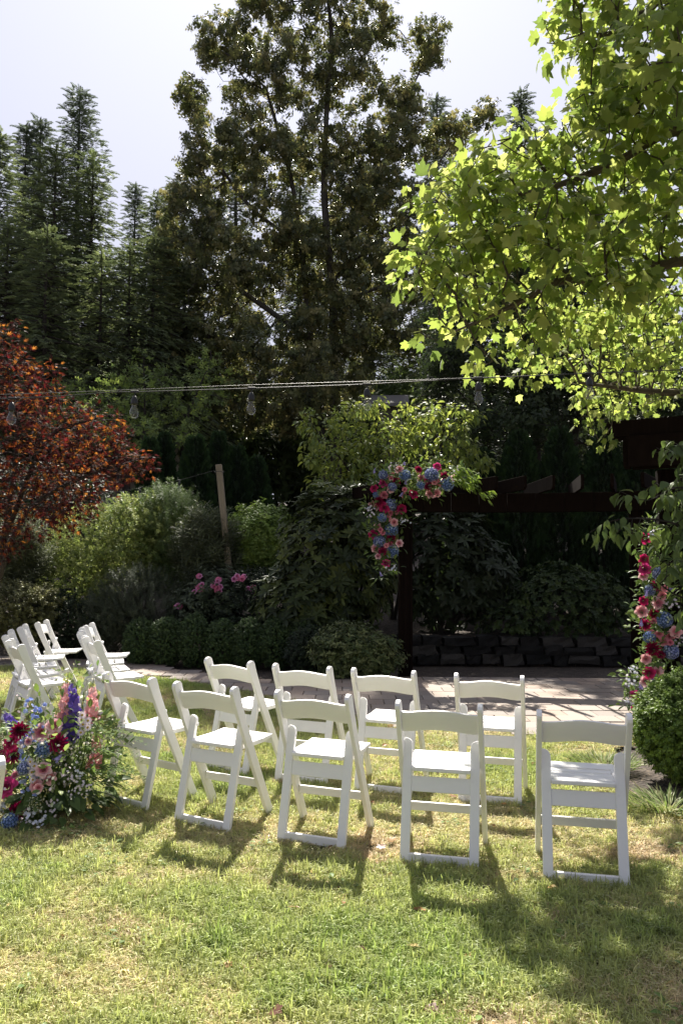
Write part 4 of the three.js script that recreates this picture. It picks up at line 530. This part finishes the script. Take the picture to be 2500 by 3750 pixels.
broadleaf('plane_tree', 'plane tree with bright backlit lobed leaves overhanging from the right', 'plane tree', [5.6, 0, -7.6],
  [[[5.6, -0.1, -7.6], [5.5, 2.5, -7.5], [5.2, 5, -7.2], [4.8, 8, -7]], [[5.5, 2.9, -7.5], [4.2, 3.9, -7], [2.92, 4.13, -6.7], [2.41, 3.97, -6.7], [1.91, 3.99, -6.8], [1.47, 3.74, -6.7], [0.8, 3.43, -6.7]], [[5.5, 2.4, -7.5], [4.4, 3.2, -8], [3.24, 3.32, -8.2], [2.47, 3.41, -8.2]], [[5.2, 4.6, -7.3], [2.77, 5.07, -6.3], [2.21, 4.82, -6.4], [1.65, 4.64, -6.5]], [[5.1, 6, -7.2], [2.72, 5.89, -6.2], [2.08, 5.81, -6.2]]],
  [[1.02, 4.62, -6.7, 0.4, 0.37, 0.6, 168], [0.84, 4.12, -6.7, 0.31, 0.29, 0.5, 144], [1.48, 4.89, -6.7, 0.44, 0.26, 0.6, 180], [1.29, 5.32, -6.7, 0, 0, 0, 0], [1.95, 5, -6.5, 0.37, 0.28, 0.8, 192], [1.53, 4.32, -6.8, 0.52, 0.48, 0.8, 264], [1.2, 3.8, -6.9, 0.3, 0.19, 0.5, 96], [1.26, 3.38, -7, 0.1, 0.08, 0.3, 19], [1.72, 3.62, -7.2, 0.28, 0.22, 0.6, 84], [1.7, 3.3, -7.4, 0.08, 0.06, 0.3, 14], [2.21, 4.2, -6.9, 0.57, 0.57, 1, 234], [2.72, 4.56, -6.8, 0.45, 0.63, 1.1, 184], [2.26, 5.5, -6.2, 0.32, 0.36, 0.8, 192], [1.88, 6.01, -6.2, 0.22, 0.14, 0.6, 72], [2.02, 5.99, -6.2, 0.37, 0.2, 0.7, 108], [2.37, 5.29, -5.8, 0.35, 0.48, 1.2, 240], [2.48, 3.91, -8.2, 0.4, 0.36, 1, 180], [2.95, 3.9, -8, 0.52, 0.52, 1.2, 288], [2.92, 3.48, -8.6, 0.35, 0.33, 0.8, 144], [3.4, 3.58, -8.6, 0.52, 0.42, 1, 240], [2.67, 2.88, -8.3, 0.06, 0.11, 0.2, 10], [2.79, 4.97, -6, 0.3, 0.75, 1.2, 120], [3.34, 4.25, -7, 0.34, 0.61, 1.2, 90], [2.2, 6.25, -6.1, 0.5, 0.17, 0.8, 100]],
  { seed: 102, step: 0.15, reach: 1.4, kill: 0.15, wiggle: 0.5, sag: 0.06, tip: 0.0048, thick: 0.03, leafFar: 2, perNode: 8, offset: 0.19, hang: 0.6, tumble: 1.0, size: 0.11, far: [-7.1, 0.7], power: 2.2 }, { geos: GEO.planes, colors: planeLeaf, through: 0.65, coat: 0.2, rough: 0.45, parts: 300 }, M.barkPlane);
broadleaf('japanese_maple', 'japanese maple with dark red and orange leaves at the left edge', 'maple tree', [-4.7, 0.1, -10.6],
  [[[-4.7, 0, -10.6], [-4.6, 0.9, -10.5], [-4.4, 1.8, -10.4], [-4.23, 3.16, -10.3], [-4.33, 4, -10.2]], [[-4.6, 0.9, -10.5], [-3.96, 2.12, -10], [-3.25, 2.54, -9.8], [-2.61, 2.76, -9.8]], [[-4.4, 1.8, -10.4], [-3.63, 3.1, -9.9], [-3.06, 3.3, -9.8]]],
  [[-4.34, 4.29, -10.2, 0.25, 0.39, 0.5, 88], [-4.54, 3.71, -10.2, 0.61, 0.56, 0.8, 242], [-3.96, 3.67, -10, 0.49, 0.49, 0.7, 198], [-3.63, 3.21, -9.9, 0.6, 0.43, 0.8, 242], [-3.05, 3.14, -9.8, 0.43, 0.32, 0.6, 154], [-2.67, 2.76, -9.8, 0.37, 0.21, 0.5, 121], [-3.26, 2.65, -9.8, 0.64, 0.37, 0.8, 242], [-3.9, 2.7, -9.8, 0.7, 0.54, 0.9, 286], [-3.99, 2.05, -9.8, 0.7, 0.32, 0.7, 176], [-3.32, 2.16, -9.7, 0.37, 0.27, 0.5, 88], [-4.1, 1.68, -9.7, 0.21, 0.16, 0.4, 40], [-4.98, 2.83, -10, 0.66, 1.09, 0.9, 220], [-3.93, 2.39, -9.9, 0.6, 0.27, 0.7, 90], [-3.41, 2.43, -9.8, 0.48, 0.27, 0.6, 80], [-4.1, 2, -9.8, 0.37, 0.32, 0.6, 80], [-3.86, 2.79, -10.1, 0.77, 0.61, 0.9, 160], [-4.26, 2.38, -9.9, 0.49, 0.43, 0.8, 110]],
  { seed: 103, step: 0.11, reach: 1.0, kill: 0.11, wiggle: 0.45, tip: 0.003, thick: 0.02, leafFar: 2, perNode: 8, offset: 0.11, hang: 0.2, tumble: 0.45, size: 0.074, power: 2.2 }, { geo: GEO.maple, colors: [C(0.045, 0.011, 0.01), C(0.26, 0.06, 0.014), C(0.03, 0.008, 0.008), C(0.12, 0.012, 0.013), C(0.46, 0.18, 0.03), C(0.035, 0.009, 0.009), C(0.07, 0.012, 0.012), C(0.03, 0.008, 0.008), C(0.05, 0.01, 0.01), C(0.04, 0.01, 0.012)], through: 0.6, coat: 0.08, rough: 0.4, parts: 300 }, M.barkDark);
broadleaf('viburnum', 'light green backlit viburnum with drooping leaves above the flower garland', 'viburnum', [0.9, groundY(0.9, -14), -14],
  [[[0.9, 0.2, -14], [0.85, 1.4, -14], [0.73, 3.16, -14], [0.58, 4.09, -14]], [[0.9, 0.4, -14], [1.5, 3.17, -14], [2.12, 4.1, -14]], [[0.85, 1.0, -14], [0.12, 3.15, -13.9], [-0.5, 3.91, -13.9]]],
  [[0.58, 3.86, -14, 1.15, 0.57, 0.8, 340], [1.66, 3.94, -14, 0.77, 0.5, 0.7, 220], [-0.19, 3.44, -13.8, 0.6, 0.45, 0.7, 160], [2.11, 3.31, -13.9, 0.57, 0.38, 0.6, 120], [0.87, 3.2, -13.7, 1.42, 0.56, 0.7, 380], [0.56, 2.85, -13.6, 1.26, 0.33, 0.6, 200], [2.36, 4.18, -14, 0.23, 0.14, 0.3, 24], [-0.62, 4.05, -14, 0.19, 0.31, 0.4, 30]],
  { seed: 104, step: 0.13, reach: 1.2, kill: 0.14, wiggle: 0.4, tip: 0.0035, thick: 0.018, leafFar: 2, perNode: 8, offset: 0.13, hang: 0.5, tumble: 0.6, size: 0.105, power: 2.2 }, { geo: GEO.drooping, colors: [C(0.24, 0.3, 0.055), C(0.32, 0.36, 0.065), C(0.16, 0.22, 0.05)], through: 0.58, coat: 0.4, parts: 260 }, M.barkDark);
broadleaf('dogwood', 'leafy dogwood branches with large drooping leaves reaching in at the right edge', 'dogwood', [3.5, 0, -5.7],
  [[[3.5, 0, -5.7], [3.45, 1.0, -5.6], [3.2, 1.9, -5.5], [3.1, 2.7, -5.4]], [[3.4, 1.2, -5.6], [2.32, 1.78, -5.4], [1.99, 1.83, -5.3], [1.74, 1.8, -5.2], [1.62, 1.73, -5.2]], [[3.2, 1.9, -5.5], [2.3, 2.05, -5.4], [2.02, 1.95, -5.3], [1.86, 2.01, -5.3]], [[3.4, 1.1, -5.6], [2.28, 1.31, -5.4], [2.07, 1.43, -5.3]], [[3.15, 2.3, -5.5], [2.24, 2.29, -5.4], [2.13, 2.29, -5.4]]],
  [[2.31, 2.03, -5.5, 0.18, 0.15, 0.3, 60], [2.34, 1.74, -5.4, 0.13, 0.18, 0.3, 55], [2.29, 1.52, -5.4, 0.13, 0.15, 0.35, 54], [2.36, 1.31, -5.4, 0.13, 0.15, 0.3, 34], [1.9, 1.76, -5.3, 0.16, 0.06, 0.2, 22], [1.67, 1.73, -5.2, 0.06, 0.03, 0.1, 9], [1.91, 1.96, -5.3, 0.09, 0.04, 0.15, 11], [2.29, 2.32, -5.4, 0.12, 0.1, 0.3, 25], [2.52, 1.82, -5.5, 0.21, 0.66, 0.4, 108]],
  { seed: 105, step: 0.07, reach: 0.7, kill: 0.06, wiggle: 0.35, tip: 0.0022, thick: 0.012, leafFar: 3, perNode: 2, offset: 0.04, hang: 1.0, tumble: 0.5, size: 0.088, power: 2.2 }, { geo: GEO.drooping, colors: [C(0.1, 0.15, 0.035), C(0.14, 0.2, 0.045), C(0.075, 0.12, 0.035)], through: 0.45, coat: 0.35, rough: 0.4, parts: 300 }, M.barkDark);
broadleaf('bay_tree', 'dark leafy tree behind the pergola to the right of the viburnum', 'tree', [4.2, groundY(4.2, -16.6), -16.6],
  [[[4.2, 0.4, -16.6], [4.05, 4.39, -16.5], [4.06, 5.59, -16.5]], [[4.2, 1.5, -16.6], [4.96, 4.67, -16.5], [5.25, 5.68, -16.5]]],
  [[3.97, 5.12, -16.5, 0.99, 0.81, 1.5, 198], [5.06, 5.31, -16.5, 0.99, 0.99, 1.5, 198], [3.15, 5.4, -16.5, 0.54, 0.54, 1.2, 72], [5.87, 4.67, -16.5, 0.81, 1.08, 1.5, 126], [3.49, 4.3, -16, 1.05, 0.44, 1.2, 108], [4.38, 6.38, -17, 0.93, 0.74, 1.5, 126], [6.79, 4.68, -16.5, 0.81, 1.35, 1.5, 108], [2.53, 6.63, -16.6, 0.64, 0.82, 1.3, 110], [2.11, 5.6, -16.6, 0.5, 0.54, 1.2, 60], [2.86, 7.67, -16.6, 0.59, 0.73, 1.3, 110], [3.83, 8.15, -16.6, 1, 0.73, 1.4, 150], [5.04, 8.25, -16.6, 0.91, 0.73, 1.4, 130], [3.82, 7.11, -16.6, 1, 0.73, 1.4, 130], [5.03, 7.21, -16.6, 0.91, 0.73, 1.4, 90], [2.71, 6.26, -16.6, 0.54, 0.64, 1.2, 50], [6.12, 6.46, -16.6, 0.82, 1, 1.4, 80]],
  { seed: 106, step: 0.25, reach: 2, kill: 0.25, wiggle: 0.5, tip: 0.008, thick: 0.05, leafFar: 2, perNode: 11, offset: 0.32, hang: 0.2, tumble: 0.7, size: 0.2 }, { geos: SPRIG.ovate, colors: [C(0.028, 0.0455, 0.0154), C(0.0385, 0.056, 0.0182)], through: 0.35, coat: 0.4 }, M.barkDark);
broadleaf('hazel', 'sunlit green understorey tree between the conifers and the oak', 'tree', [-8.2, groundY(-8.2, -30), -30],
  [[[-8.2, 1, -30], [-7.52, 6.31, -30], [-7.59, 9.67, -30]], [[-8.2, 1.4, -30], [-5.88, 6.99, -30], [-5.24, 8.67, -30]], [[-8.2, 1.4, -30], [-8.69, 6.98, -30], [-9.06, 8.65, -30]]],
  [[-8.05, 7.98, -30, 1.97, 1.15, 1.5, 105], [-6.38, 7.49, -30, 1.64, 1.15, 1.5, 105], [-8.56, 6.79, -29, 1.59, 1.11, 1.5, 90], [-5.41, 8.56, -31, 1.19, 1.36, 1.5, 60], [-6.86, 5.84, -28, 1.84, 0.61, 1.5, 75], [-10.03, 7.3, -30, 1.48, 1.31, 1.5, 60]],
  { seed: 107, step: 0.35, reach: 2, kill: 0.4, wiggle: 0.5, tip: 0.01, thick: 0.06, leafFar: 2, perNode: 6, offset: 0.35, hang: 0.2, tumble: 0.7, size: 0.24 }, { geos: SPRIG.ovate, colors: [C(0.18, 0.252, 0.054), C(0.27, 0.342, 0.072), C(0.126, 0.18, 0.054)], through: 0.5, coat: 0.3 }, M.barkDark);

// ---------------------------------------------------------------- conifers
function conifer(label, x, z, top, rad, bare, seed, { colors, dense = 1, group, low = 0.35 } = {}) {
  const y0 = groundY(x, z) - 0.1, H = top - y0, o = thing('conifer', label, 'conifer', [x, y0, z], group), r = rngOf(seed), list = [], br = [];
  part('trunk', tube([[0, 0, 0], [0.1, H * 0.3, 0.05], [0, H * 0.7, 0], [0, H, 0]], 0.012 * H + 0.06, 0.02, 8), M.barkDark, o);
  for (let y = bare * H; y < H * 0.985; y += lerp(0.17, 0.31, r()) / dense) {
    const t = (y - bare * H) / (H * (1 - bare)), L0 = rad * Math.pow(1 - t, 0.75) * Math.min(1, low + t * 4), n = 5 + Math.floor(r() * 3), a0 = r() * 6.28;
    for (let i = 0; i < n; i++) {
      const a = a0 + i / n * 6.283 + (r() - 0.5) * 0.5; let L = L0 * (0.35 + 0.75 * r()) + 0.15; if (r() < 0.08) L *= 1.25;
      const rise = lerp(-0.3, 0.35, t * t) + 0.34 * (r() - 0.5), d = V(Math.cos(a), rise, Math.sin(a)), side = V(-d.z, 0, d.x), at = (s) => V(d.x * L * s, y + d.y * L * s - 0.2 * L * s * s * (1 - t), d.z * L * s), nS = Math.max(3, Math.round(L / 0.28));
      if (L > 0.8) br.push(tube([at(0), at(0.5), at(1)], 0.012 + 0.012 * L, 0.006, 4, 3));
      for (let k = 0; k < nS; k++) { const s = (k + 0.6) / nS; if (s < 0.2 && nS > 4) continue; for (const e of [-1, 1]) { const p = at(s).add(V(x, y0, z)).addScaledVector(sphereDir(r), 0.16), w = (0.5 + 0.32 * Math.sqrt(L)) * (1.05 - 0.5 * s) * (0.55 + 0.75 * r()) * 0.5; list.push(leafM(p, d.clone().setY(d.y * 0.7 - 0.25 * (1 - t)).addScaledVector(side, e * (0.35 + 0.9 * r())).addScaledVector(sphereDir(r), 0.4), V(0, 1, 0).addScaledVector(sphereDir(r), 0.75), w)); } }
      list.push(leafM(at(0.92).add(V(x, y0, z)), d.clone().setY(d.y - 0.1), V(0, 1, 0), 0.45 + 0.2 * r()));
    }
  }
  for (let k = 0; k < 6; k++) list.push(leafM(V(x, y0 + H * (0.985 - 0.012 * k), z), V((r() - 0.5) * 0.5, 1, (r() - 0.5) * 0.5), sphereDir(r), 0.45));
  part('branches', join(br), M.barkDark, o);
  leaves(o, list, { geos: FIR, colors: colors ?? [C(0.2, 0.245, 0.1), C(0.28, 0.33, 0.13), C(0.13, 0.17, 0.085)], through: 0.55, coat: 0.25, seed });
  return o;
}
const blueish = [C(0.16, 0.2, 0.115), C(0.21, 0.255, 0.135), C(0.115, 0.15, 0.095)];
const firs = [
  conifer('tallest conifer at the upper left, its spire highest of the left group', -15.07, -44, 28.73, 4.4, 0.1, 201, { colors: blueish }),
  conifer('twin topped conifer left of the tallest spire', -18.89, -46, 27.63, 2.6, 0.12, 202, { colors: blueish }),
  conifer('conifer cut off by the left picture edge', -17.77, -40, 23.82, 4.2, 0.12, 203),
  conifer('broad pale green conifer in front of the tallest spire', -14.49, -39, 22.59, 4.8, 0.16, 204),
  conifer('broad conifer right of the tallest spire', -13.25, -41, 23.21, 5.2, 0.16, 205),
  conifer('slim conifer standing apart in the gap left of the oak', -15.53, -58, 29.86, 2.6, 0.1, 206, { colors: blueish }),
  conifer('pointed conifer just left of the oak crown', -11.49, -48, 24.48, 3.0, 0.14, 207),
  conifer('conifer touching the left side of the oak crown', -10.7, -50, 26.49, 3.4, 0.14, 208, { colors: blueish }),
  conifer('pale conifer showing through the upper left of the oak', -8.55, -62, 37.27, 3.6, 0.14, 209, { colors: blueish }),
  conifer('pointed conifer right of the oak crown against the sky', 6.79, -56, 35.79, 4.2, 0.12, 210, { colors: blueish }),
  conifer('pointed conifer above the plane tree leaves', 11.51, -50, 32.5, 4.0, 0.12, 211, { colors: blueish }),
  conifer('dark conifer standing right behind the oak trunks', -3.33, -60, 34.04, 4.6, 0.08, 213),
  conifer('dark conifer behind the right limbs of the oak', 1.99, -57, 30.78, 4.4, 0.08, 214),
  conifer('second twin top beside the twin topped conifer', -18.44, -47, 28.61, 2.8, 0.12, 212, { colors: blueish }),
];
[[-9.82, -36, 16.21], [-8.96, -37, 17.04], [-7.89, -39, 16.55], [-10.81, -35, 15.59], [-12.91, -34, 16.15], [-15.5, -36, 17.42], [4.99, -40, 17.92], [7.88, -41, 20.23], [12.14, -43, 22.41], [16.15, -44, 23.68]].forEach((p, i) => conifer(['slim dark conifer left of the gap', 'dark conifer with a bare lower trunk below the gap in the treetops', 'dark conifer close to the left flank of the oak', 'dark conifer behind the right side of the red maple', 'dark conifer above the top of the red maple', 'dark conifer at the left edge above the red maple', 'dark conifer below the right limb of the oak', 'dark conifer behind the tips of the plane tree', 'dark conifer behind the middle of the plane tree', 'dark conifer hidden behind the right part of the plane tree'][i], ...p, 3.2 + (i % 3) * 0.4, i < 6 ? 0.36 : 0.2, 230 + i, { dense: 0.9, low: 0.5 }));
for (let i = 0; i < 13; i++) { const o = firs[i % 3 === 0 ? 8 : i % 3 === 1 ? 10 : 4].clone(); o.name = numbered('conifer'); const x = -33 + i * 5.6 + 2 * Math.sin(i * 5.1), z = -66 - 3 * Math.cos(i * 3.7); o.position.set(x, groundY(x, z) - 0.3, z); o.rotation.y = i * 1.7; o.scale.setScalar(0.72 + 0.08 * Math.sin(i * 2.3)); scene.add(o); tag(o, 'dark conifer in the distant row far behind the garden trees', 'conifer', 'conifers in the distant row'); }

{ // the dark wood floor and undergrowth far behind, one mass
  const o = thing('undergrowth', 'dark leafy undergrowth filling the wood far behind the garden', 'undergrowth', [0, 0, -52]), r = rngOf(300), list = []; o.userData.kind = 'stuff';
  for (let i = 0; i < 16000; i++) { const x = -34 + 68 * r(), z = -46 - 14 * r(), h = 9 + 5 * fbm(x * 0.13, z * 0.1, 3, 3), y = groundY(x, z) + h * Math.pow(r(), 0.8), d = sphereDir(r); list.push(leafM(V(x, y, z), d, V(0, 1, 0).addScaledVector(sphereDir(r), 0.7), 0.7 + 0.5 * r())); }
  leaves(o, list, { geos: SPRIG.ovate, colors: [C(0.0675, 0.101, 0.0338), C(0.108, 0.149, 0.0405), C(0.054, 0.081, 0.0338)], through: 0.4, seed: 301 });
}
// ---------------------------------------------------------------- two houses glimpsed between the trees
function house(label, x, z, w, h, d, roofH, wallC, roofC, windows, turn) {
  const y0 = groundY(x, z) - 0.2, o = thing('house', label, 'house', [x, y0, z]); o.rotation.y = turn;
  const wm = std(wallC, 0.8), tm = std(C(0.6, 0.58, 0.52), 0.7), gm = new THREE.MeshPhysicalMaterial({ color: C(0.03, 0.035, 0.04), roughness: 0.1 });
  part('wall', box(w, h, d, 0, h / 2, -d / 2, 0.01), wm, o);
  const b = box(w + 0.02, 0.17, 0.03, 0, 0, 0, 0.004).rotateX(-0.09); for (let y = 0.2; y < h; y += 0.16) part('siding_board', b, wm, o).position.set(0, y, 0.008);
  const s = new THREE.Shape([[-w / 2 - 0.4, 0], [0, roofH], [w / 2 + 0.4, 0], [w / 2 + 0.4, -0.15], [0, roofH - 0.2], [-w / 2 - 0.4, -0.15]].map((p) => new THREE.Vector2(...p)));
  part('roof', new THREE.ExtrudeGeometry(s, { depth: d + 0.8, bevelEnabled: false }).translate(0, h + 0.1, -d - 0.4), std(roofC, 0.9), o);
  const gable = new THREE.Shape([[-w / 2, 0], [0, roofH - 0.22], [w / 2, 0]].map((p) => new THREE.Vector2(...p))); part('gable', new THREE.ExtrudeGeometry(gable, { depth: 0.1, bevelEnabled: false }).translate(0, h, -0.12), wm, o);
  for (const [wx, wy, ww, wh] of windows) { const f = part('window', join([box(ww + 0.2, 0.1, 0.08, 0, wh / 2 + 0.05, 0), box(ww + 0.2, 0.1, 0.1, 0, -wh / 2 - 0.05, 0), box(0.1, wh, 0.08, -ww / 2 - 0.05, 0, 0), box(0.1, wh, 0.08, ww / 2 + 0.05, 0, 0), box(ww, 0.04, 0.05, 0, 0, 0), box(0.04, wh, 0.05, 0, 0, 0.002)]), tm, o); f.position.set(wx, wy, 0.05); part('pane', box(ww, wh, 0.02, 0, 0, -0.01, 0.002), gm, f); }
}
house('cream house with clapboard walls glimpsed through the conifers at the left', [-10.26, 10.36, -41][0], -41, 4.2, 8.2, 6, 2.2, C(0.5, 0.46, 0.36), C(0.12, 0.11, 0.1), [[0.1, [-10.27, 10.82, -41][1] - groundY(-10, -41) + 0.2, 0.7, 1.1], [0.2, [-10.22, 8.34, -41][1] - groundY(-10, -41) + 0.2, 0.8, 1.1], [-1.3, 6.4, 0.7, 1.1]], 0.15);
house('olive house with a pale roof glimpsed right of the oak trunk', [2.2, 9.77, -38][0] + 0.6, -38, 2.4, 6.3, 1.0, 0.7, C(0.08, 0.072, 0.04), C(0.13, 0.12, 0.11), [[0.4, 5.6, 0.7, 1.0]], 1.5);

// ---------------------------------------------------------------- grass
function tuft(seed, n, h, lean) {
  const r = rngOf(seed), pos = [], idx = [];
  for (let i = 0; i < n; i++) { const a = r() * 6.283, q = 0.024 * Math.sqrt(r()), x = Math.cos(a) * q, z = Math.sin(a) * q, b = r() * 6.283, l = h * (0.55 + 0.75 * r()), k = lean * (0.3 + r()), w = 0.0011 + 0.0011 * r(), dx = Math.cos(b), dz = Math.sin(b), s = pos.length / 3;
    pos.push(x - dz * w, 0, z + dx * w, x + dz * w, 0, z - dx * w, x + dx * l * k * 0.3 - dz * w, l * 0.6, z + dz * l * k * 0.3 + dx * w, x + dx * l * k * 0.3 + dz * w, l * 0.6, z + dz * l * k * 0.3 - dx * w, x + dx * l * k, l * (1 - 0.3 * k), z + dz * l * k);
    idx.push(s, s + 1, s + 2, s + 2, s + 1, s + 3, s + 2, s + 3, s + 4); }
  return geoOf(pos, idx);
}
{
  const o = new THREE.Group(); o.name = 'grass'; o.userData.kind = 'stuff'; scene.add(o);
  const r = rngOf(77), kinds = [[tuft(1, 14, 0.036, 0.9), []], [tuft(2, 13, 0.047, 0.8), []], [tuft(3, 15, 0.028, 1.5), []]], mat = leafy(0xffffff, 0.5, 0.25, 0.3);
  for (let i = 0; i < 130000; i++) {
    const d = 2.1 + 9.6 * r(), x = (r() * 2 - 1) * (0.47 * d + 0.7), z = -d; if (!inLawn(x + 0.05 * (r() - 0.5), z + 0.05 * (r() - 0.5))) continue;
    const dry = dryness(x, z) + 0.42 * (r() - 0.5), bare = fbm(x * 1.3, z * 1.3, 60, 3); if (bare > 0.34 && r() < 0.4) continue; const worn = bare > 0.15 && r() < 0.75 * smooth(0.15, 0.34, bare);
    const green = !worn && dry < 0.5, k = green ? (r() < 0.55 ? 1 : 0) : (r() < 0.75 ? 2 : 0), c = C(0, 0, 0), lush = clamp(0.5 - dry);
    if (green || r() < 0.3) c.setRGB(lerp(0.34, 0.22, lush * 2), lerp(0.355, 0.285, lush * 2), lerp(0.125, 0.07, lush * 2)); else c.setRGB(0.5, 0.4, 0.24).lerp(C(0.36, 0.36, 0.13), r());
    if (worn) c.setRGB(0.43, 0.34, 0.2); c.multiplyScalar(0.9 + 0.9 * r());
    const s = (0.7 + 0.6 * r()) * (green ? 1 + 0.5 * lush : 0.9) * (1 + 0.35 * fbm(x * 5, z * 5, 8, 2));
    kinds[k][1].push([new THREE.Matrix4().compose(V(x, lawnY(x, z) - 0.004, z), new THREE.Quaternion().setFromEuler(new THREE.Euler((r() - 0.5) * 0.5, r() * 6.28, (r() - 0.5) * 0.5)), V(s, s, s)), c]);
  }
  for (const [g, l] of kinds) { const im = new THREE.InstancedMesh(g, mat, l.length); im.name = 'grass_blades'; im.userData.kind = 'stuff'; im.castShadow = im.receiveShadow = true; l.forEach(([m, c], i) => { im.setMatrixAt(i, m); im.setColorAt(i, c); }); o.add(im); }
}
{
  const o = thing('fallen_leaves', 'dry brown and yellow leaves scattered over the lawn', 'fallen leaves', [0, 0, -5]); o.userData.kind = 'stuff';
  const r = rngOf(501), list = [], near = [];
  for (let i = 0; i < 420; i++) { const d = 2.3 + 7 * r(), x = (r() * 2 - 1) * (0.45 * d + 0.4), z = -d; if (!inLawn(x, z) && r() < 0.5 || x < 0 && r() < 0.6) continue; list.push(leafM(V(x, lawnY(x, z) + 0.012 + 0.02 * r(), z), V(r() - 0.5, 0.3 * (r() - 0.5), r() - 0.5), V((r() - 0.5) * 0.9, 1, (r() - 0.5) * 0.9), 0.028 + 0.035 * r())); }
  leaves(o, list, { geos: [GEO.plane, GEO.ovate, GEO.lance], colors: [C(0.22, 0.1, 0.035), C(0.3, 0.18, 0.06), C(0.12, 0.05, 0.03), C(0.38, 0.28, 0.1)], through: 0.2, mass: 'dry_leaves', seed: 12 });
}
{
  const o = thing('lawn_weeds', 'small broad leaved weeds and clover growing through the lawn', 'weeds', [0, 0, -5]); o.userData.kind = 'stuff';
  const r = rngOf(502), list = [];
  for (let k = 0; k < 130; k++) { const d = 2.3 + 6 * r(), x0 = (r() * 2 - 1) * (0.45 * d + 0.4), z0 = -d, n = 5 + Math.floor(14 * r()), s = 0.04 + 0.08 * r(); if (!inLawn(x0, z0)) continue; for (let i = 0; i < n; i++) { const an = r() * 6.28, q = s * Math.sqrt(r()), x = x0 + Math.cos(an) * q, z = z0 + Math.sin(an) * q; list.push(leafM(V(x, lawnY(x, z) + 0.016 + 0.014 * r(), z), V(Math.cos(an), 0.25, Math.sin(an)), V((r() - 0.5) * 0.5, 1, (r() - 0.5) * 0.5), 0.022 + 0.02 * r())); } }
  leaves(o, list, { geos: [GEO.small, GEO.ovate], colors: [C(0.1, 0.18, 0.035), C(0.16, 0.24, 0.05)], through: 0.45, mass: 'weed_leaves', seed: 13 });
}
renderer.render(scene, camera);
